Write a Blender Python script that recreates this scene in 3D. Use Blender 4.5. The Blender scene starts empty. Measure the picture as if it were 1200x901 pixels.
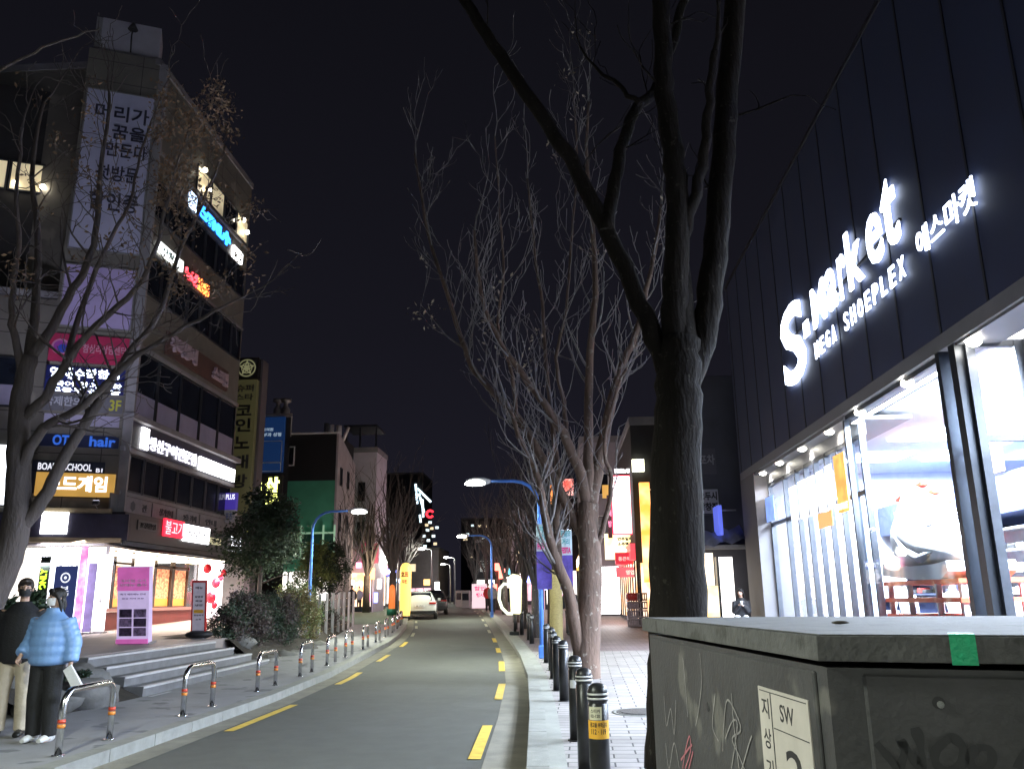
import bpy, math, random
from mathutils import Vector, Matrix, noise
from bisect import bisect
PI=math.pi; R_=math.radians
rnd=random.Random(7)
sc=bpy.context.scene; C=sc.collection
# ---------------------------------------------------------------- camera calibration (vanishing points of the street)
F=985.;CX,CY=600.,450.5;CH=1.55
_p,_y,_r=R_(14.35),R_(2.95),R_(0.8)
_f=Vector((-math.sin(_y)*math.cos(_p),math.cos(_y)*math.cos(_p),math.sin(_p)))
_r0=Vector((math.cos(_y),math.sin(_y),0));_u0=_r0.cross(_f)
_rt=_r0*math.cos(_r)-_u0*math.sin(_r);_up=_u0*math.cos(_r)+_r0*math.sin(_r)
CAM=Vector((0,0,CH))
def ray(px,py): return _f+_rt*((px-CX)/F)-_up*((py-CY)/F)
def aty(px,py,y): d=ray(px,py); return CAM+d*(y/d.y)
def atx(px,py,x): d=ray(px,py); return CAM+d*(x/d.x)
def atz(px,py,z): d=ray(px,py); return CAM+d*((z-CH)/d.z)
def lerp(xs,ys,x):
    if x<=xs[0]: return ys[0]
    if x>=xs[-1]: return ys[-1]
    i=bisect(xs,x); t=(x-xs[i-1])/(xs[i]-xs[i-1]); return ys[i-1]*(1-t)+ys[i]*t
TY=[0,14,18,23,30,40,50,70,100,200,600];TZ=[0,0,.03,.1,.22,.42,.66,.95,1.2,1.45,1.6]
def tz(y): return lerp(TY,TZ,y)
def Rk(y): return lerp([-30,8,12,17,22,27,32,40,47,56,65,80,98,160,300],[-.3,-.33,-.44,-.65,-1.02,-1.5,-2.03,-2.92,-3.75,-4.85,-6.1,-8.5,-11.6,-24,-56],y)
def Lk(y): return lerp([-30,8,14,18,23.5,28,32,38,46,56,65,80,98,160,300],[-4.62,-4.62,-4.64,-4.78,-5.16,-5.5,-5.93,-6.75,-8.1,-9.5,-10.7,-13,-16.2,-28.6,-61],y)
def Pz(y): return lerp([0,12,25,33,40,46],[.73,.73,.79,1.02,1.05,.8],y)
# ---------------------------------------------------------------- materials
def new_mat(name):
    m=bpy.data.materials.new(name); m.use_nodes=True; return m,m.node_tree.nodes,m.node_tree.links
def P(name,col,rough=.7,metal=0.,ns=0,na=.25,bump=0.,bs=None,spec=.5,streak=None,coat=0,spots=None):
    """painted / stone / fabric surface: colour varied by noise, optional bump, optional soot streaks or spots"""
    m,n,l=new_mat(name); b=n['Principled BSDF']
    b.inputs['Roughness'].default_value=rough; b.inputs['Metallic'].default_value=metal
    b.inputs['Specular IOR Level'].default_value=spec; b.inputs['Coat Weight'].default_value=coat
    b.inputs['Base Color'].default_value=(*col,1)
    tc=n.new('ShaderNodeTexCoord')
    if ns:
        t=n.new('ShaderNodeTexNoise'); t.inputs['Scale'].default_value=ns; t.inputs['Detail'].default_value=6; t.inputs['Roughness'].default_value=.65
        mp=n.new('ShaderNodeMapping'); l.new(tc.outputs['Object'],mp.inputs[0]); l.new(mp.outputs[0],t.inputs[0])
        if streak: mp.inputs['Scale'].default_value=streak
        r=n.new('ShaderNodeValToRGB'); r.color_ramp.elements[0].position=.3; r.color_ramp.elements[1].position=.7
        r.color_ramp.elements[0].color=(*[c*(1-na) for c in col],1); r.color_ramp.elements[1].color=(*[min(1,c*(1+na)) for c in col],1)
        l.new(t.outputs[0],r.inputs[0]); out=r.outputs[0]
        if spots:
            t2=n.new('ShaderNodeTexNoise'); t2.inputs['Scale'].default_value=spots[1]; t2.inputs['Detail'].default_value=3; l.new(tc.outputs['Object'],t2.inputs[0])
            r2=n.new('ShaderNodeValToRGB'); r2.color_ramp.elements[0].position=spots[2]; r2.color_ramp.elements[1].position=spots[2]+.05
            l.new(t2.outputs[0],r2.inputs[0]); mx=n.new('ShaderNodeMix'); mx.data_type='RGBA'
            l.new(r2.outputs[0],mx.inputs[0]); l.new(out,mx.inputs[6]); mx.inputs[7].default_value=(*spots[0],1); out=mx.outputs[2]
        l.new(out,b.inputs['Base Color'])
        rr=n.new('ShaderNodeMapRange'); rr.inputs[3].default_value=max(.02,rough-.12); rr.inputs[4].default_value=min(1,rough+.12)
        l.new(t.outputs[0],rr.inputs[0]); l.new(rr.outputs[0],b.inputs['Roughness'])
    if bump:
        t3=n.new('ShaderNodeTexNoise'); t3.inputs['Scale'].default_value=bs or ns*4 or 20; t3.inputs['Detail'].default_value=5; l.new(tc.outputs['Object'],t3.inputs[0])
        if streak:
            mp2=n.new('ShaderNodeMapping'); mp2.inputs['Scale'].default_value=streak; l.new(tc.outputs['Object'],mp2.inputs[0]); l.new(mp2.outputs[0],t3.inputs[0])
        bp=n.new('ShaderNodeBump'); bp.inputs['Strength'].default_value=bump; bp.inputs['Distance'].default_value=.02
        l.new(t3.outputs[0],bp.inputs['Height']); l.new(bp.outputs[0],b.inputs['Normal'])
    return m
def E(name,col,s,ns=0,na=.3,col2=None,vor=False):
    """lit sign face / lamp: gives off light, optionally mottled between two colours (a printed, back-lit face)"""
    m,n,l=new_mat(name); b=n['Principled BSDF']
    b.inputs['Base Color'].default_value=(*[c*.5 for c in col],1); b.inputs['Emission Color'].default_value=(*col,1); b.inputs['Emission Strength'].default_value=s
    if ns:
        tc=n.new('ShaderNodeTexCoord'); t=n.new('ShaderNodeTexVoronoi' if vor else 'ShaderNodeTexNoise'); t.inputs['Scale'].default_value=ns
        l.new(tc.outputs['Object'],t.inputs[0]); r=n.new('ShaderNodeValToRGB'); r.color_ramp.elements[0].position=.35; r.color_ramp.elements[1].position=.6
        c2=col2 or tuple(c*(1-na) for c in col)
        r.color_ramp.elements[0].color=(*c2,1); r.color_ramp.elements[1].color=(*col,1)
        l.new(t.outputs[1] if vor else t.outputs[0],r.inputs[0]); l.new(r.outputs[0],b.inputs['Emission Color'])
    return m
def glass(name,tint=(.9,.95,1),refl=.12):
    m,n,l=new_mat(name); n.remove(n['Principled BSDF'])
    tr=n.new('ShaderNodeBsdfTransparent'); tr.inputs[0].default_value=(*tint,1); g=n.new('ShaderNodeBsdfGlossy'); g.inputs['Roughness'].default_value=.03
    lw=n.new('ShaderNodeLayerWeight'); lw.inputs[0].default_value=.5; pw=n.new('ShaderNodeMath'); pw.operation='POWER'; pw.inputs[1].default_value=5; l.new(lw.outputs['Facing'],pw.inputs[0])
    ad=n.new('ShaderNodeMath'); ad.operation='MULTIPLY_ADD'; ad.inputs[1].default_value=.7; ad.inputs[2].default_value=refl*.35; l.new(pw.outputs[0],ad.inputs[0])
    mx=n.new('ShaderNodeMixShader'); l.new(ad.outputs[0],mx.inputs[0]); l.new(tr.outputs[0],mx.inputs[1]); l.new(g.outputs[0],mx.inputs[2])
    l.new(mx.outputs[0],n['Material Output'].inputs[0]); return m
def brickmat(name,c1,c2,mortar,w,h,mort=.01,rot=0,rough=.8,bump=.4,dirt=.35,plane=None,offset=.5):
    m,n,l=new_mat(name); b=n['Principled BSDF']; b.inputs['Roughness'].default_value=rough
    tc=n.new('ShaderNodeTexCoord'); mp=n.new('ShaderNodeMapping'); l.new(tc.outputs['Object'],mp.inputs[0]); mp.inputs['Rotation'].default_value=plane or (0,0,rot)
    t=n.new('ShaderNodeTexBrick'); l.new(mp.outputs[0],t.inputs[0]); t.offset=offset
    t.inputs['Scale'].default_value=1; t.inputs['Brick Width'].default_value=w; t.inputs['Row Height'].default_value=h; t.inputs['Mortar Size'].default_value=mort; t.inputs['Mortar Smooth'].default_value=.2
    t.inputs[1].default_value=(*c1,1); t.inputs[2].default_value=(*c2,1); t.inputs[3].default_value=(*mortar,1)
    no=n.new('ShaderNodeTexNoise'); no.inputs['Scale'].default_value=1.3; no.inputs['Detail'].default_value=8; no.inputs['Roughness'].default_value=.7; l.new(tc.outputs['Object'],no.inputs[0])
    mr=n.new('ShaderNodeMapRange'); mr.inputs[1].default_value=.3; mr.inputs[2].default_value=.7; mr.inputs[3].default_value=1-dirt; mr.inputs[4].default_value=1+dirt*.4; l.new(no.outputs[0],mr.inputs[0])
    vm=n.new('ShaderNodeVectorMath'); vm.operation='SCALE'; l.new(t.outputs[0],vm.inputs[0]); l.new(mr.outputs[0],vm.inputs['Scale']); l.new(vm.outputs[0],b.inputs['Base Color'])
    bp=n.new('ShaderNodeBump'); bp.inputs['Strength'].default_value=bump; bp.inputs['Distance'].default_value=.01; bp.invert=True; l.new(t.outputs[1],bp.inputs['Height']); l.new(bp.outputs[0],b.inputs['Normal'])
    return m
# ---------------------------------------------------------------- mesh builder
class MB:
    def __init__(s): s.v=[];s.f=[];s.mi=[];s.sm=[];s.M=None
    def add(s,vs,fs,mi=0,smooth=False):
        o=len(s.v); s.v+=[(s.M@Vector(a)) if s.M else Vector(a) for a in vs]
        for f in fs: s.f.append(tuple(i+o for i in f)); s.mi.append(mi); s.sm.append(smooth)
        return s
    def box(s,x0,x1,y0,y1,z0,z1,mi=0):
        return s.add([(x0,y0,z0),(x1,y0,z0),(x1,y1,z0),(x0,y1,z0),(x0,y0,z1),(x1,y0,z1),(x1,y1,z1),(x0,y1,z1)],[(0,3,2,1),(4,5,6,7),(0,1,5,4),(1,2,6,5),(2,3,7,6),(3,0,4,7)],mi)
    def bbox(s,x0,x1,y0,y1,z0,z1,b=.01,mi=0):   # box with chamfered edges
        vs=[];idx={}
        for i,x in enumerate((x0,x1)):
            for j,y in enumerate((y0,y1)):
                for k,z in enumerate((z0,z1)):
                    dx=b*(1-2*i);dy=b*(1-2*j);dz=b*(1-2*k)
                    for a,q in enumerate(((x,y+dy,z+dz),(x+dx,y,z+dz),(x+dx,y+dy,z))): idx[i,j,k,a]=len(vs); vs.append(q)
        fs=[]
        g=lambda *a:idx[a]
        for i in(0,1): fs.append([g(i,0,0,0),g(i,1,0,0),g(i,1,1,0),g(i,0,1,0)])
        for j in(0,1): fs.append([g(0,j,0,1),g(1,j,0,1),g(1,j,1,1),g(0,j,1,1)])
        for k in(0,1): fs.append([g(0,0,k,2),g(1,0,k,2),g(1,1,k,2),g(0,1,k,2)])
        for i in(0,1):
            for j in(0,1): fs.append([g(i,j,0,0),g(i,j,1,0),g(i,j,1,1),g(i,j,0,1)])
            for k in(0,1): fs.append([g(i,0,k,0),g(i,1,k,0),g(i,1,k,2),g(i,0,k,2)])
        for j in(0,1):
            for k in(0,1): fs.append([g(0,j,k,1),g(1,j,k,1),g(1,j,k,2),g(0,j,k,2)])
        for i in(0,1):
            for j in(0,1):
                for k in(0,1): fs.append([g(i,j,k,0),g(i,j,k,1),g(i,j,k,2)])
        c=Vector(((x0+x1)/2,(y0+y1)/2,(z0+z1)/2)); V=[Vector(q) for q in vs]; out=[]
        for f in fs:
            nn=(V[f[1]]-V[f[0]]).cross(V[f[2]]-V[f[0]]); m=sum((V[i] for i in f),Vector())/len(f)
            out.append(f if nn.dot(m-c)>0 else f[::-1])
        return s.add(vs,out,mi)
    def hexa(s,p,mi=0): return s.add(p,[(0,3,2,1),(4,5,6,7),(0,1,5,4),(1,2,6,5),(2,3,7,6),(3,0,4,7)],mi)
    def tube(s,pts,rad,n=8,mi=0,caps=True,ell=None,smooth=True):
        pts=[Vector(p) for p in pts]; k=len(pts); rad=rad if isinstance(rad,(list,tuple)) else [rad]*k
        vs=[];prev=None
        for i,p in enumerate(pts):
            t=(pts[min(i+1,k-1)]-pts[max(i-1,0)]); t=t.normalized() if t.length>1e-9 else Vector((0,0,1))
            if prev is None:
                a=Vector((1,0,0)) if abs(t.x)<.8 else Vector((0,1,0)); e=(a-t*a.dot(t)).normalized()
            else:
                e=prev-t*prev.dot(t); e=e.normalized() if e.length>1e-6 else Vector((1,0,0))
            prev=e; g=t.cross(e); r=rad[i]
            rx,ry=(r if isinstance(r,tuple) else (r,r))
            for j in range(n): a=2*PI*j/n; vs.append(p+e*(rx*math.cos(a))+g*(ry*math.sin(a)))
        fs=[(i*n+j,i*n+(j+1)%n,(i+1)*n+(j+1)%n,(i+1)*n+j) for i in range(k-1) for j in range(n)]
        s.add(vs,fs,mi,smooth)
        if caps: o=len(s.v)-len(vs); s.f.append(tuple(range(o+n-1,o-1,-1))); s.f.append(tuple(range(o+(k-1)*n,o+k*n))); s.mi+=[mi,mi]; s.sm+=[False,False]
        return s
    def cyl(s,c,r,h,n=16,mi=0,r2=None): return s.tube([c,Vector(c)+Vector((0,0,h))],[r,r if r2 is None else r2],n,mi)
    def lathe(s,c,prof,n=20,mi=0): return s.tube([Vector(c)+Vector((0,0,z)) for r,z in prof],[r for r,z in prof],n,mi)
    def sphere(s,c,r,n=12,m=8,mi=0,smooth=True):
        r=r if isinstance(r,tuple) else (r,r,r); c=Vector(c); vs=[]
        for i in range(m+1):
            th=PI*i/m
            for j in range(n): ph=2*PI*j/n; vs.append(c+Vector((r[0]*math.sin(th)*math.cos(ph),r[1]*math.sin(th)*math.sin(ph),r[2]*math.cos(th))))
        fs=[(i*n+j,(i+1)*n+j,(i+1)*n+(j+1)%n,i*n+(j+1)%n) for i in range(m) for j in range(n)]
        return s.add(vs,fs,mi,smooth)
    def prism(s,poly,fn,d0,d1,mi=0):     # poly of (a,b); fn(a,b,d)->point
        n=len(poly); vs=[fn(a,b,d0) for a,b in poly]+[fn(a,b,d1) for a,b in poly]
        fs=[tuple(range(n)),tuple(range(2*n-1,n-1,-1))]+[(i,i+n,(i+1)%n+n,(i+1)%n) for i in range(n)]
        return s.add(vs,fs,mi)
    def build(s,name,mats,parent=None,world=False,props=None,recalc=False):
        mats=mats if isinstance(mats,(list,tuple)) else [mats]
        V=s.v
        if parent is not None and world:
            inv=(Matrix.Translation(parent.location)@Matrix.Rotation(parent.rotation_euler.z,4,'Z')).inverted(); V=[inv@a for a in V]
        me=bpy.data.meshes.new(name); me.from_pydata([tuple(a) for a in V],[],s.f)
        for m in mats: me.materials.append(m)
        me.polygons.foreach_set('material_index',s.mi); me.polygons.foreach_set('use_smooth',s.sm)
        if recalc:
            import bmesh
            bm=bmesh.new(); bm.from_mesh(me); bmesh.ops.recalc_face_normals(bm,faces=bm.faces); bm.to_mesh(me); bm.free()
        me.update(); o=bpy.data.objects.new(name,me); C.objects.link(o)
        if parent is not None: o.parent=parent
        if props:
            for k,v in props.items(): o[k]=v
        return o
def tag(o,label,cat,group=None):
    o['label']=label;o['category']=cat
    if group:o['group']=group
    return o
def T(name,label,cat,loc=(0,0,0),rz=0,group=None):
    o=bpy.data.objects.new(name,None); C.objects.link(o); o.location=loc; o.rotation_euler=(0,0,rz); o.empty_display_size=.2
    return tag(o,label,cat,group)
def S(name,mb,mats): return mb.build(name,mats,props={'kind':'structure'})
def dup(root,loc,rz=None,label=None,group=None):
    r=root.copy(); C.objects.link(r); r.location=loc
    if rz is not None: r.rotation_euler=(0,0,rz)
    if label: r['label']=label
    if group: r['group']=group
    for ch in list(root.children):
        c=ch.copy(); C.objects.link(c); c.parent=r
        for g in ch.children: d=g.copy(); C.objects.link(d); d.parent=c
    return r
# frames for flat faces: u runs to the right as seen by someone looking at the face, n points out at them
class FR:
    def __init__(s,o,u): s.o=Vector(o); s.u=Vector(u).normalized(); s.n=s.u.cross(Vector((0,0,1)))
    def p(s,u,z,n=0): return s.o+s.u*u+Vector((0,0,z))+s.n*n
    def hit(s,px,py,n=0):
        d=ray(px,py); t=((s.o+s.n*n-CAM).dot(s.n))/d.dot(s.n); q=CAM+d*t-s.o; return q.dot(s.u),q.z
def fbox(mb,fr,u0,u1,z0,z1,n0,n1,mi=0):
    if u0>u1:u0,u1=u1,u0
    if n0>n1:n0,n1=n1,n0
    return mb.hexa([fr.p(u0,z0,n1),fr.p(u1,z0,n1),fr.p(u1,z0,n0),fr.p(u0,z0,n0),fr.p(u0,z1,n1),fr.p(u1,z1,n1),fr.p(u1,z1,n0),fr.p(u0,z1,n0)],mi)
_tc={}
def glyphs(s,depth,bold,font_scale=1):
    k=(s,depth,bold)
    if k not in _tc:
        c=bpy.data.curves.new('t','FONT'); c.body=s; c.extrude=depth; c.offset=bold; c.resolution_u=3; c.align_x='LEFT'
        o=bpy.data.objects.new('t',c); C.objects.link(o)
        m=bpy.data.meshes.new_from_object(o.evaluated_get(bpy.context.evaluated_depsgraph_get()))
        _tc[k]=([v.co.copy() for v in m.vertices],[tuple(p.vertices) for p in m.polygons])
        bpy.data.objects.remove(o); bpy.data.curves.remove(c); bpy.data.meshes.remove(m)
    return _tc[k]
def ftext(mb,fr,s,u0,u1,z0,z1,n=.01,d=.01,bold=0.,mi=0,slant=0.):
    vs,fs=glyphs(s,1.,bold)
    xa=min(v.x for v in vs);xb=max(v.x for v in vs);ya=min(v.y for v in vs);yb=max(v.y for v in vs)
    sx=(u1-u0)/(xb-xa);sz=(z1-z0)/(yb-ya)
    return mb.add([fr.p(u0+(v.x-xa)*sx+slant*(v.y-ya)*sz,z0+(v.y-ya)*sz,n+d*(v.z+1)/2) for v in vs],fs,mi)
def sign(name,label,cat,fr,u0,u1,z0,z1,n,d,panel,texts=(),lettermat=None,bold=.02,group=None,edge=None,slant=0,ltd=.02):
    """a sign box on a face, its letters a part; texts: (string,a0,a1,b0,b1) fractions of the face"""
    c=fr.p((u0+u1)/2,z0,n); t=T(name,label,cat,c,0,group)
    mb=MB(); fbox(mb,fr,u0,u1,z0,z1,n,n+d); mb.build('panel',panel,t,world=True)
    if edge:
        e=MB(); w=.04
        for a in((u0-w,u1+w,z1,z1+w),(u0-w,u1+w,z0-w,z0),(u0-w,u0,z0,z1),(u1,u1+w,z0,z1)): fbox(e,fr,*a,n,n+d+.015)
        e.build('frame',edge,t,world=True)
    if texts:
        mats=lettermat if isinstance(lettermat,list) else [lettermat]
        for tx in texts:
            s,a0,a1,b0,b1=tx[:5]; mi=tx[5] if len(tx)>5 else 0; mb=MB()
            ftext(mb,fr,s,u0+(u1-u0)*a0,u0+(u1-u0)*a1,z0+(z1-z0)*b0,z0+(z1-z0)*b1,n+d+.003,ltd,bold,0,slant)
            mb.build('lettering',mats[mi],t,world=True)
    return t
def hsign(name,label,cat,fr,pl,pr,hz,n,d,*a,**k):
    """sign given by the photo points of its left and right ends (centre line) and its height in metres"""
    u0,za=fr.hit(*pl,n+d); u1,zb=fr.hit(*pr,n+d); z=(za+zb)/2
    return sign(name,label,cat,fr,u0,u1,z-hz/2,z+hz/2,n,d,*a,**k)
def ordinal(i): return ['first','second','third','fourth','fifth','sixth','seventh','eighth','ninth','tenth','eleventh','twelfth','thirteenth','fourteenth'][i]
E_letw=E('lit_letter_white',(1,1,1),2.6)
# shared materials
M_asphalt=P('asphalt',(.082,.083,.074),.75,0,3,.22,.5,160,spots=((.092,.092,.084),.5,.58))
M_gutter=P('gutter_concrete',(.20,.185,.15),.85,0,2.2,.25,.3,70)
M_kerb=P('kerb_granite',(.24,.24,.22),.7,0,6,.2,.2,60)
M_steel=P('brushed_steel',(.75,.75,.76),.2,1,8,.15)
M_blackmetal=P('black_metal',(.022,.022,.024),.38,.3,12,.4)
M_darkframe=P('dark_frame',(.045,.05,.062),.4,.4,5,.2)
M_white=P('white_paint',(.72,.72,.74),.5,0,4,.08)
M_yellow=P('road_paint_yellow',(.62,.42,.06),.7,0,6,.25,.2,60)
M_yellowfaded=P('road_paint_worn',(.42,.40,.28),.7,0,6,.25,.2,60)
M_red=P('red_paint',(.5,.03,.03),.45)
M_blue=P('lamp_blue_paint',(.09,.25,.78),.4,.1,9,.15)
M_glass=glass('clear_glass'); M_dglass=P('dark_window_glass',(.012,.016,.026),.12,0,1.5,.5,spec=.6)
M_bark=P('bark',(.10,.085,.078),.9,0,5,.35,.9,30,streak=(1,1,.35),spots=((.2,.19,.165),7,.62))
M_twig=P('twig_bark',(.16,.145,.142),.85,0,4,.3)
E_white=E('lit_white',(1,1,1),7); E_cool=E('lit_cool_white',(.8,.87,1),6); E_warm=E('lit_warm',(1,.72,.4),4)
E_lamp=E('lamp_lens',(.95,1,.9),60)
# ================================================================ ground, road, pavements
def strip(name,fa,fb,y0,y1,dz,mat,step=1.,thick=None,zf=tz):
    mb=MB(); ys=[];y=y0
    while y<y1: ys.append(y); y+=step
    ys.append(y1); n=len(ys)
    mb.add([(f(y),y,zf(y)+dz) for y in ys for f in(fa,fb)],[(2*i,2*i+1,2*i+3,2*i+2) for i in range(n-1)])
    if thick:
        for f,sg in((fa,1),(fb,-1)):
            mb.add([(f(y),y,zf(y)+dz-q) for y in ys for q in(0,thick)],[((2*i,2*i+2,2*i+3,2*i+1) if sg>0 else (2*i,2*i+1,2*i+3,2*i+2)) for i in range(n-1)])
        for k,y in((0,y0),(1,y1)):
            mb.add([(fa(y),y,zf(y)+dz),(fb(y),y,zf(y)+dz),(fb(y),y,zf(y)+dz-thick),(fa(y),y,zf(y)+dz-thick)],[(0,1,2,3)])
    return S(name,mb,mat)
mb=MB(); ys=[-60,0]+TY[1:]+[900]; xs=[-400,-60,-20,20,60,400]
mb.add([(x,y,tz(y)-.03) for y in ys for x in xs],[(j*6+i,j*6+i+1,(j+1)*6+i+1,(j+1)*6+i) for j in range(len(ys)-1) for i in range(5)])
S('ground',mb,P('ground_asphalt',(.05,.05,.05),.9,0,1,.2))
strip('road',Lk,Rk,-12,200,0,M_asphalt)
def gw(y): return lerp([0,9,20,40],[.42,.44,.42,.38],y)
strip('gutter_right',lambda y:Rk(y)-gw(y),Rk,-12,110,.004,M_gutter)
strip('gutter_left',Lk,lambda y:Lk(y)+.33,-12,110,.004,M_gutter)
# kerbs: separate stones, about 1 m long with hairline joints
for nm,f,sg in(('kerb_right',Rk,1),('kerb_left',Lk,-1)):
    mb=MB(); y=-12
    while y<110:
        L=1. if y<60 else 4.; a,b=y+.006,y+L-.006; w=.2*sg
        p=[]
        for dz in(-.1,.13):
            q=[(f(a),a,tz(a)+dz),(f(b),b,tz(b)+dz),(f(b)+w,b,tz(b)+dz),(f(a)+w,a,tz(a)+dz)]
            p+=q
        if sg>0: p=[p[i] for i in(3,2,1,0,7,6,5,4)]
        mb.hexa(p if sg<0 else p); y+=L
    mb.build(nm,M_kerb,props={'kind':'structure'},recalc=True)
M_pave=brickmat('light_pavers',(.33,.30,.29),(.25,.23,.222),(.05,.045,.045),.42,.21,.009,rough=.75,bump=.6,dirt=.3,rot=.03)
M_pave2=brickmat('pink_grey_pavers',(.2,.15,.16),(.15,.125,.13),(.05,.045,.05),.3,.15,.008,rough=.6,bump=.4)
M_border=P('smooth_paving_border',(.26,.26,.235),.8,0,2,.2,.15,50)
strip('paving_border',lambda y:Rk(y)+.2,lambda y:Rk(y)+.36,-12,110,.126,M_border)
strip('pavement_right',lambda y:Rk(y)+.36,lambda y:7.5 if y<60 else 9,-12,23,.126,M_pave)
strip('pavement_right_beyond',lambda y:Rk(y)+.36,lambda y:9,23,120,.126,M_pave2)
M_lpave=P('left_pavement_surface',(.26,.255,.265),.8,0,1.1,.16,.25,90,spots=((.15,.15,.16),2.2,.6))
strip('pavement_left',lambda y:-30,lambda y:Lk(y)-.2,-12,13,.126,M_lpave)
strip('pavement_left_middle',lambda y:-13.5,lambda y:Lk(y)-.2,13,40,.126,M_lpave)
strip('pavement_left_beyond',lambda y:-15.5-(y-40)*.35,lambda y:Lk(y)-.2,40,120,.126,P('green_paving',(.07,.13,.085),.8,0,1.5,.25,.2,60))
M_plaza=P('plaza_slabs',(.33,.28,.27),.7,0,1.6,.15,.15,60)
strip('plaza',lambda y:-15 if y>26 else -30,lambda y:lerp([27,31,44],[-7.9,-9.4,-12.4],y),13,44,0,M_plaza,zf=Pz,thick=1.0)
# painted dashes
def dashes(name,f,segs,w,mat):
    mb=MB()
    for a,b in segs:
        m=6
        mb.add([(f(a+(b-a)*i/m)+s*w/2,a+(b-a)*i/m,tz(a+(b-a)*i/m)+.009) for i in range(m+1) for s in(-1,1)],[(2*i,2*i+1,2*i+3,2*i+2) for i in range(m)])
    S(name,mb,mat)
dashes('road_markings_right',lambda y:Rk(y)-gw(y)-.1+(.0 if y<14 else .04),[(3.9,6.3),(9.07,11.4),(14.25,16.65),(19.2,21.6),(24.4,26.2),(28.8,30.9)],.13,M_yellow)
dashes('road_markings_left',lambda y:Lk(y)+.33+.12,[(5.4,8),(11.05,13.76),(16.8,19.2),(22,24.1),(27.2,29.4)],.13,M_yellow)
dashes('road_markings_far',lambda y:Rk(y)-gw(y)-.1,[(y,y+2.2) for y in(34,39,44,49,54,59)],.12,M_yellowfaded)
dashes('road_markings_far_left',lambda y:Lk(y)+.45,[(y,y+2.2) for y in(32.5,38,43)],.12,M_yellowfaded)
# asphalt patch, manhole lids
for (x,y,r,m,lb) in((1.05,11.6,.36,P('cast_lid',(.09,.09,.09),.5,.5,30,.4,.6,60),'round iron manhole lid in the light pavers'),):
    mb=MB(); mb.cyl((0,0,-.02),r,.03,32); mb.cyl((0,0,.01),r*.86,.006,32)
    t=T('manhole_cover',lb,'manhole cover',(x,y,.126)); mb.build('lid',m,t); q=MB(); q.lathe((0,0,-.02),[(r+.02,0),(r+.06,0),(r+.06,.025),(r+.02,.025)],32); q.build('frame',M_kerb,t)
# steps up to the plaza
M_step=P('step_granite',(.16,.16,.17),.6,0,5,.2,.15,50); M_nose=P('step_nosing',(.5,.49,.5),.5,0,6,.15)
mb=MB(); nb=MB()
for i in range(4):
    xa=-6.68-.32*i-.02; z1=.13+.15*(i+1); yb=20.3-.3*i
    mb.add([(-8.2,13.9,.05),(-8.2,yb,.05),(xa-.12*(yb-13.9)/6,yb,.05),(xa,13.9,.05),(-8.2,13.9,z1),(-8.2,yb,z1),(xa-.12*(yb-13.9)/6,yb,z1),(xa,13.9,z1)],[(0,1,2,3),(7,6,5,4),(3,2,6,7),(2,1,5,6),(0,3,7,4)])
    nb.add([(xa-.1,13.9,z1+.003),(xa-.12*(yb-13.9)/6-.1,yb,z1+.003),(xa-.12*(yb-13.9)/6+.012,yb,z1+.003),(xa+.012,13.9,z1+.003),(xa-.12*(yb-13.9)/6+.012,yb,z1-.03),(xa+.012,13.9,z1-.03)],[(3,2,1,0),(3,5,4,2)])
nb.add([(-6.62,13.9,.131),(-6.76,20.2,.131),(-6.68,20.2,.131),(-6.54,13.9,.131)],[(0,3,2,1)])
st=T('stone_steps','four grey stone steps with pale nosings up to the shops','steps',(-7.4,17,.13)); mb.build('treads',M_step,st,world=True,recalc=True); nb.build('nosing',M_nose,st,world=True,recalc=True)
# planter soil, boulders
M_soil=P('planter_soil',(.035,.028,.022),.95,0,8,.4,.8,40)
def blob_mesh(mb,c,r,seed,n=12,m=8,amp=.28,fr=1.6):
    c=Vector(c); vs=[]
    for i in range(m+1):
        th=PI*i/m
        for j in range(n):
            ph=2*PI*j/n; d=Vector((math.sin(th)*math.cos(ph),math.sin(th)*math.sin(ph),math.cos(th))); k=1+amp*noise.noise(d*fr+Vector((seed*7.1,seed*3.3,0)))
            vs.append(c+Vector((d.x*r[0]*k,d.y*r[1]*k,d.z*r[2]*k)))
    mb.add(vs,[(i*n+j,(i+1)*n+j,(i+1)*n+(j+1)%n,i*n+(j+1)%n) for i in range(m) for j in range(n)],0,True)
mb=MB()
mb.add([(-6.75,12.2,.12),(-6.7,13.9,.12),(-7.9,13.9,.62),(-10.5,13.9,.7),(-10.5,11.2,.62),(-7.4,11.2,.45),(-6.85,11.4,.12)],[(0,1,2,5),(2,3,4,5),(0,5,6)])
S('planter_soil',mb,M_soil)
mb=MB(); mb.add([(-7.0,20.2,.125),(-7.55,28,.30),(-9.3,40,.45),(-9.9,40,.7),(-8.2,28,.75),(-7.75,20.2,.72),(-10.4,40,.8),(-9.5,20.2,.82)],[(0,1,4,5),(1,2,3,4),(5,4,3,6,7)])
S('hedge_bed_soil',mb,M_soil)
M_rock=P('boulder_rock',(.15,.145,.14),.85,0,3,.3,.6,18)
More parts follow.
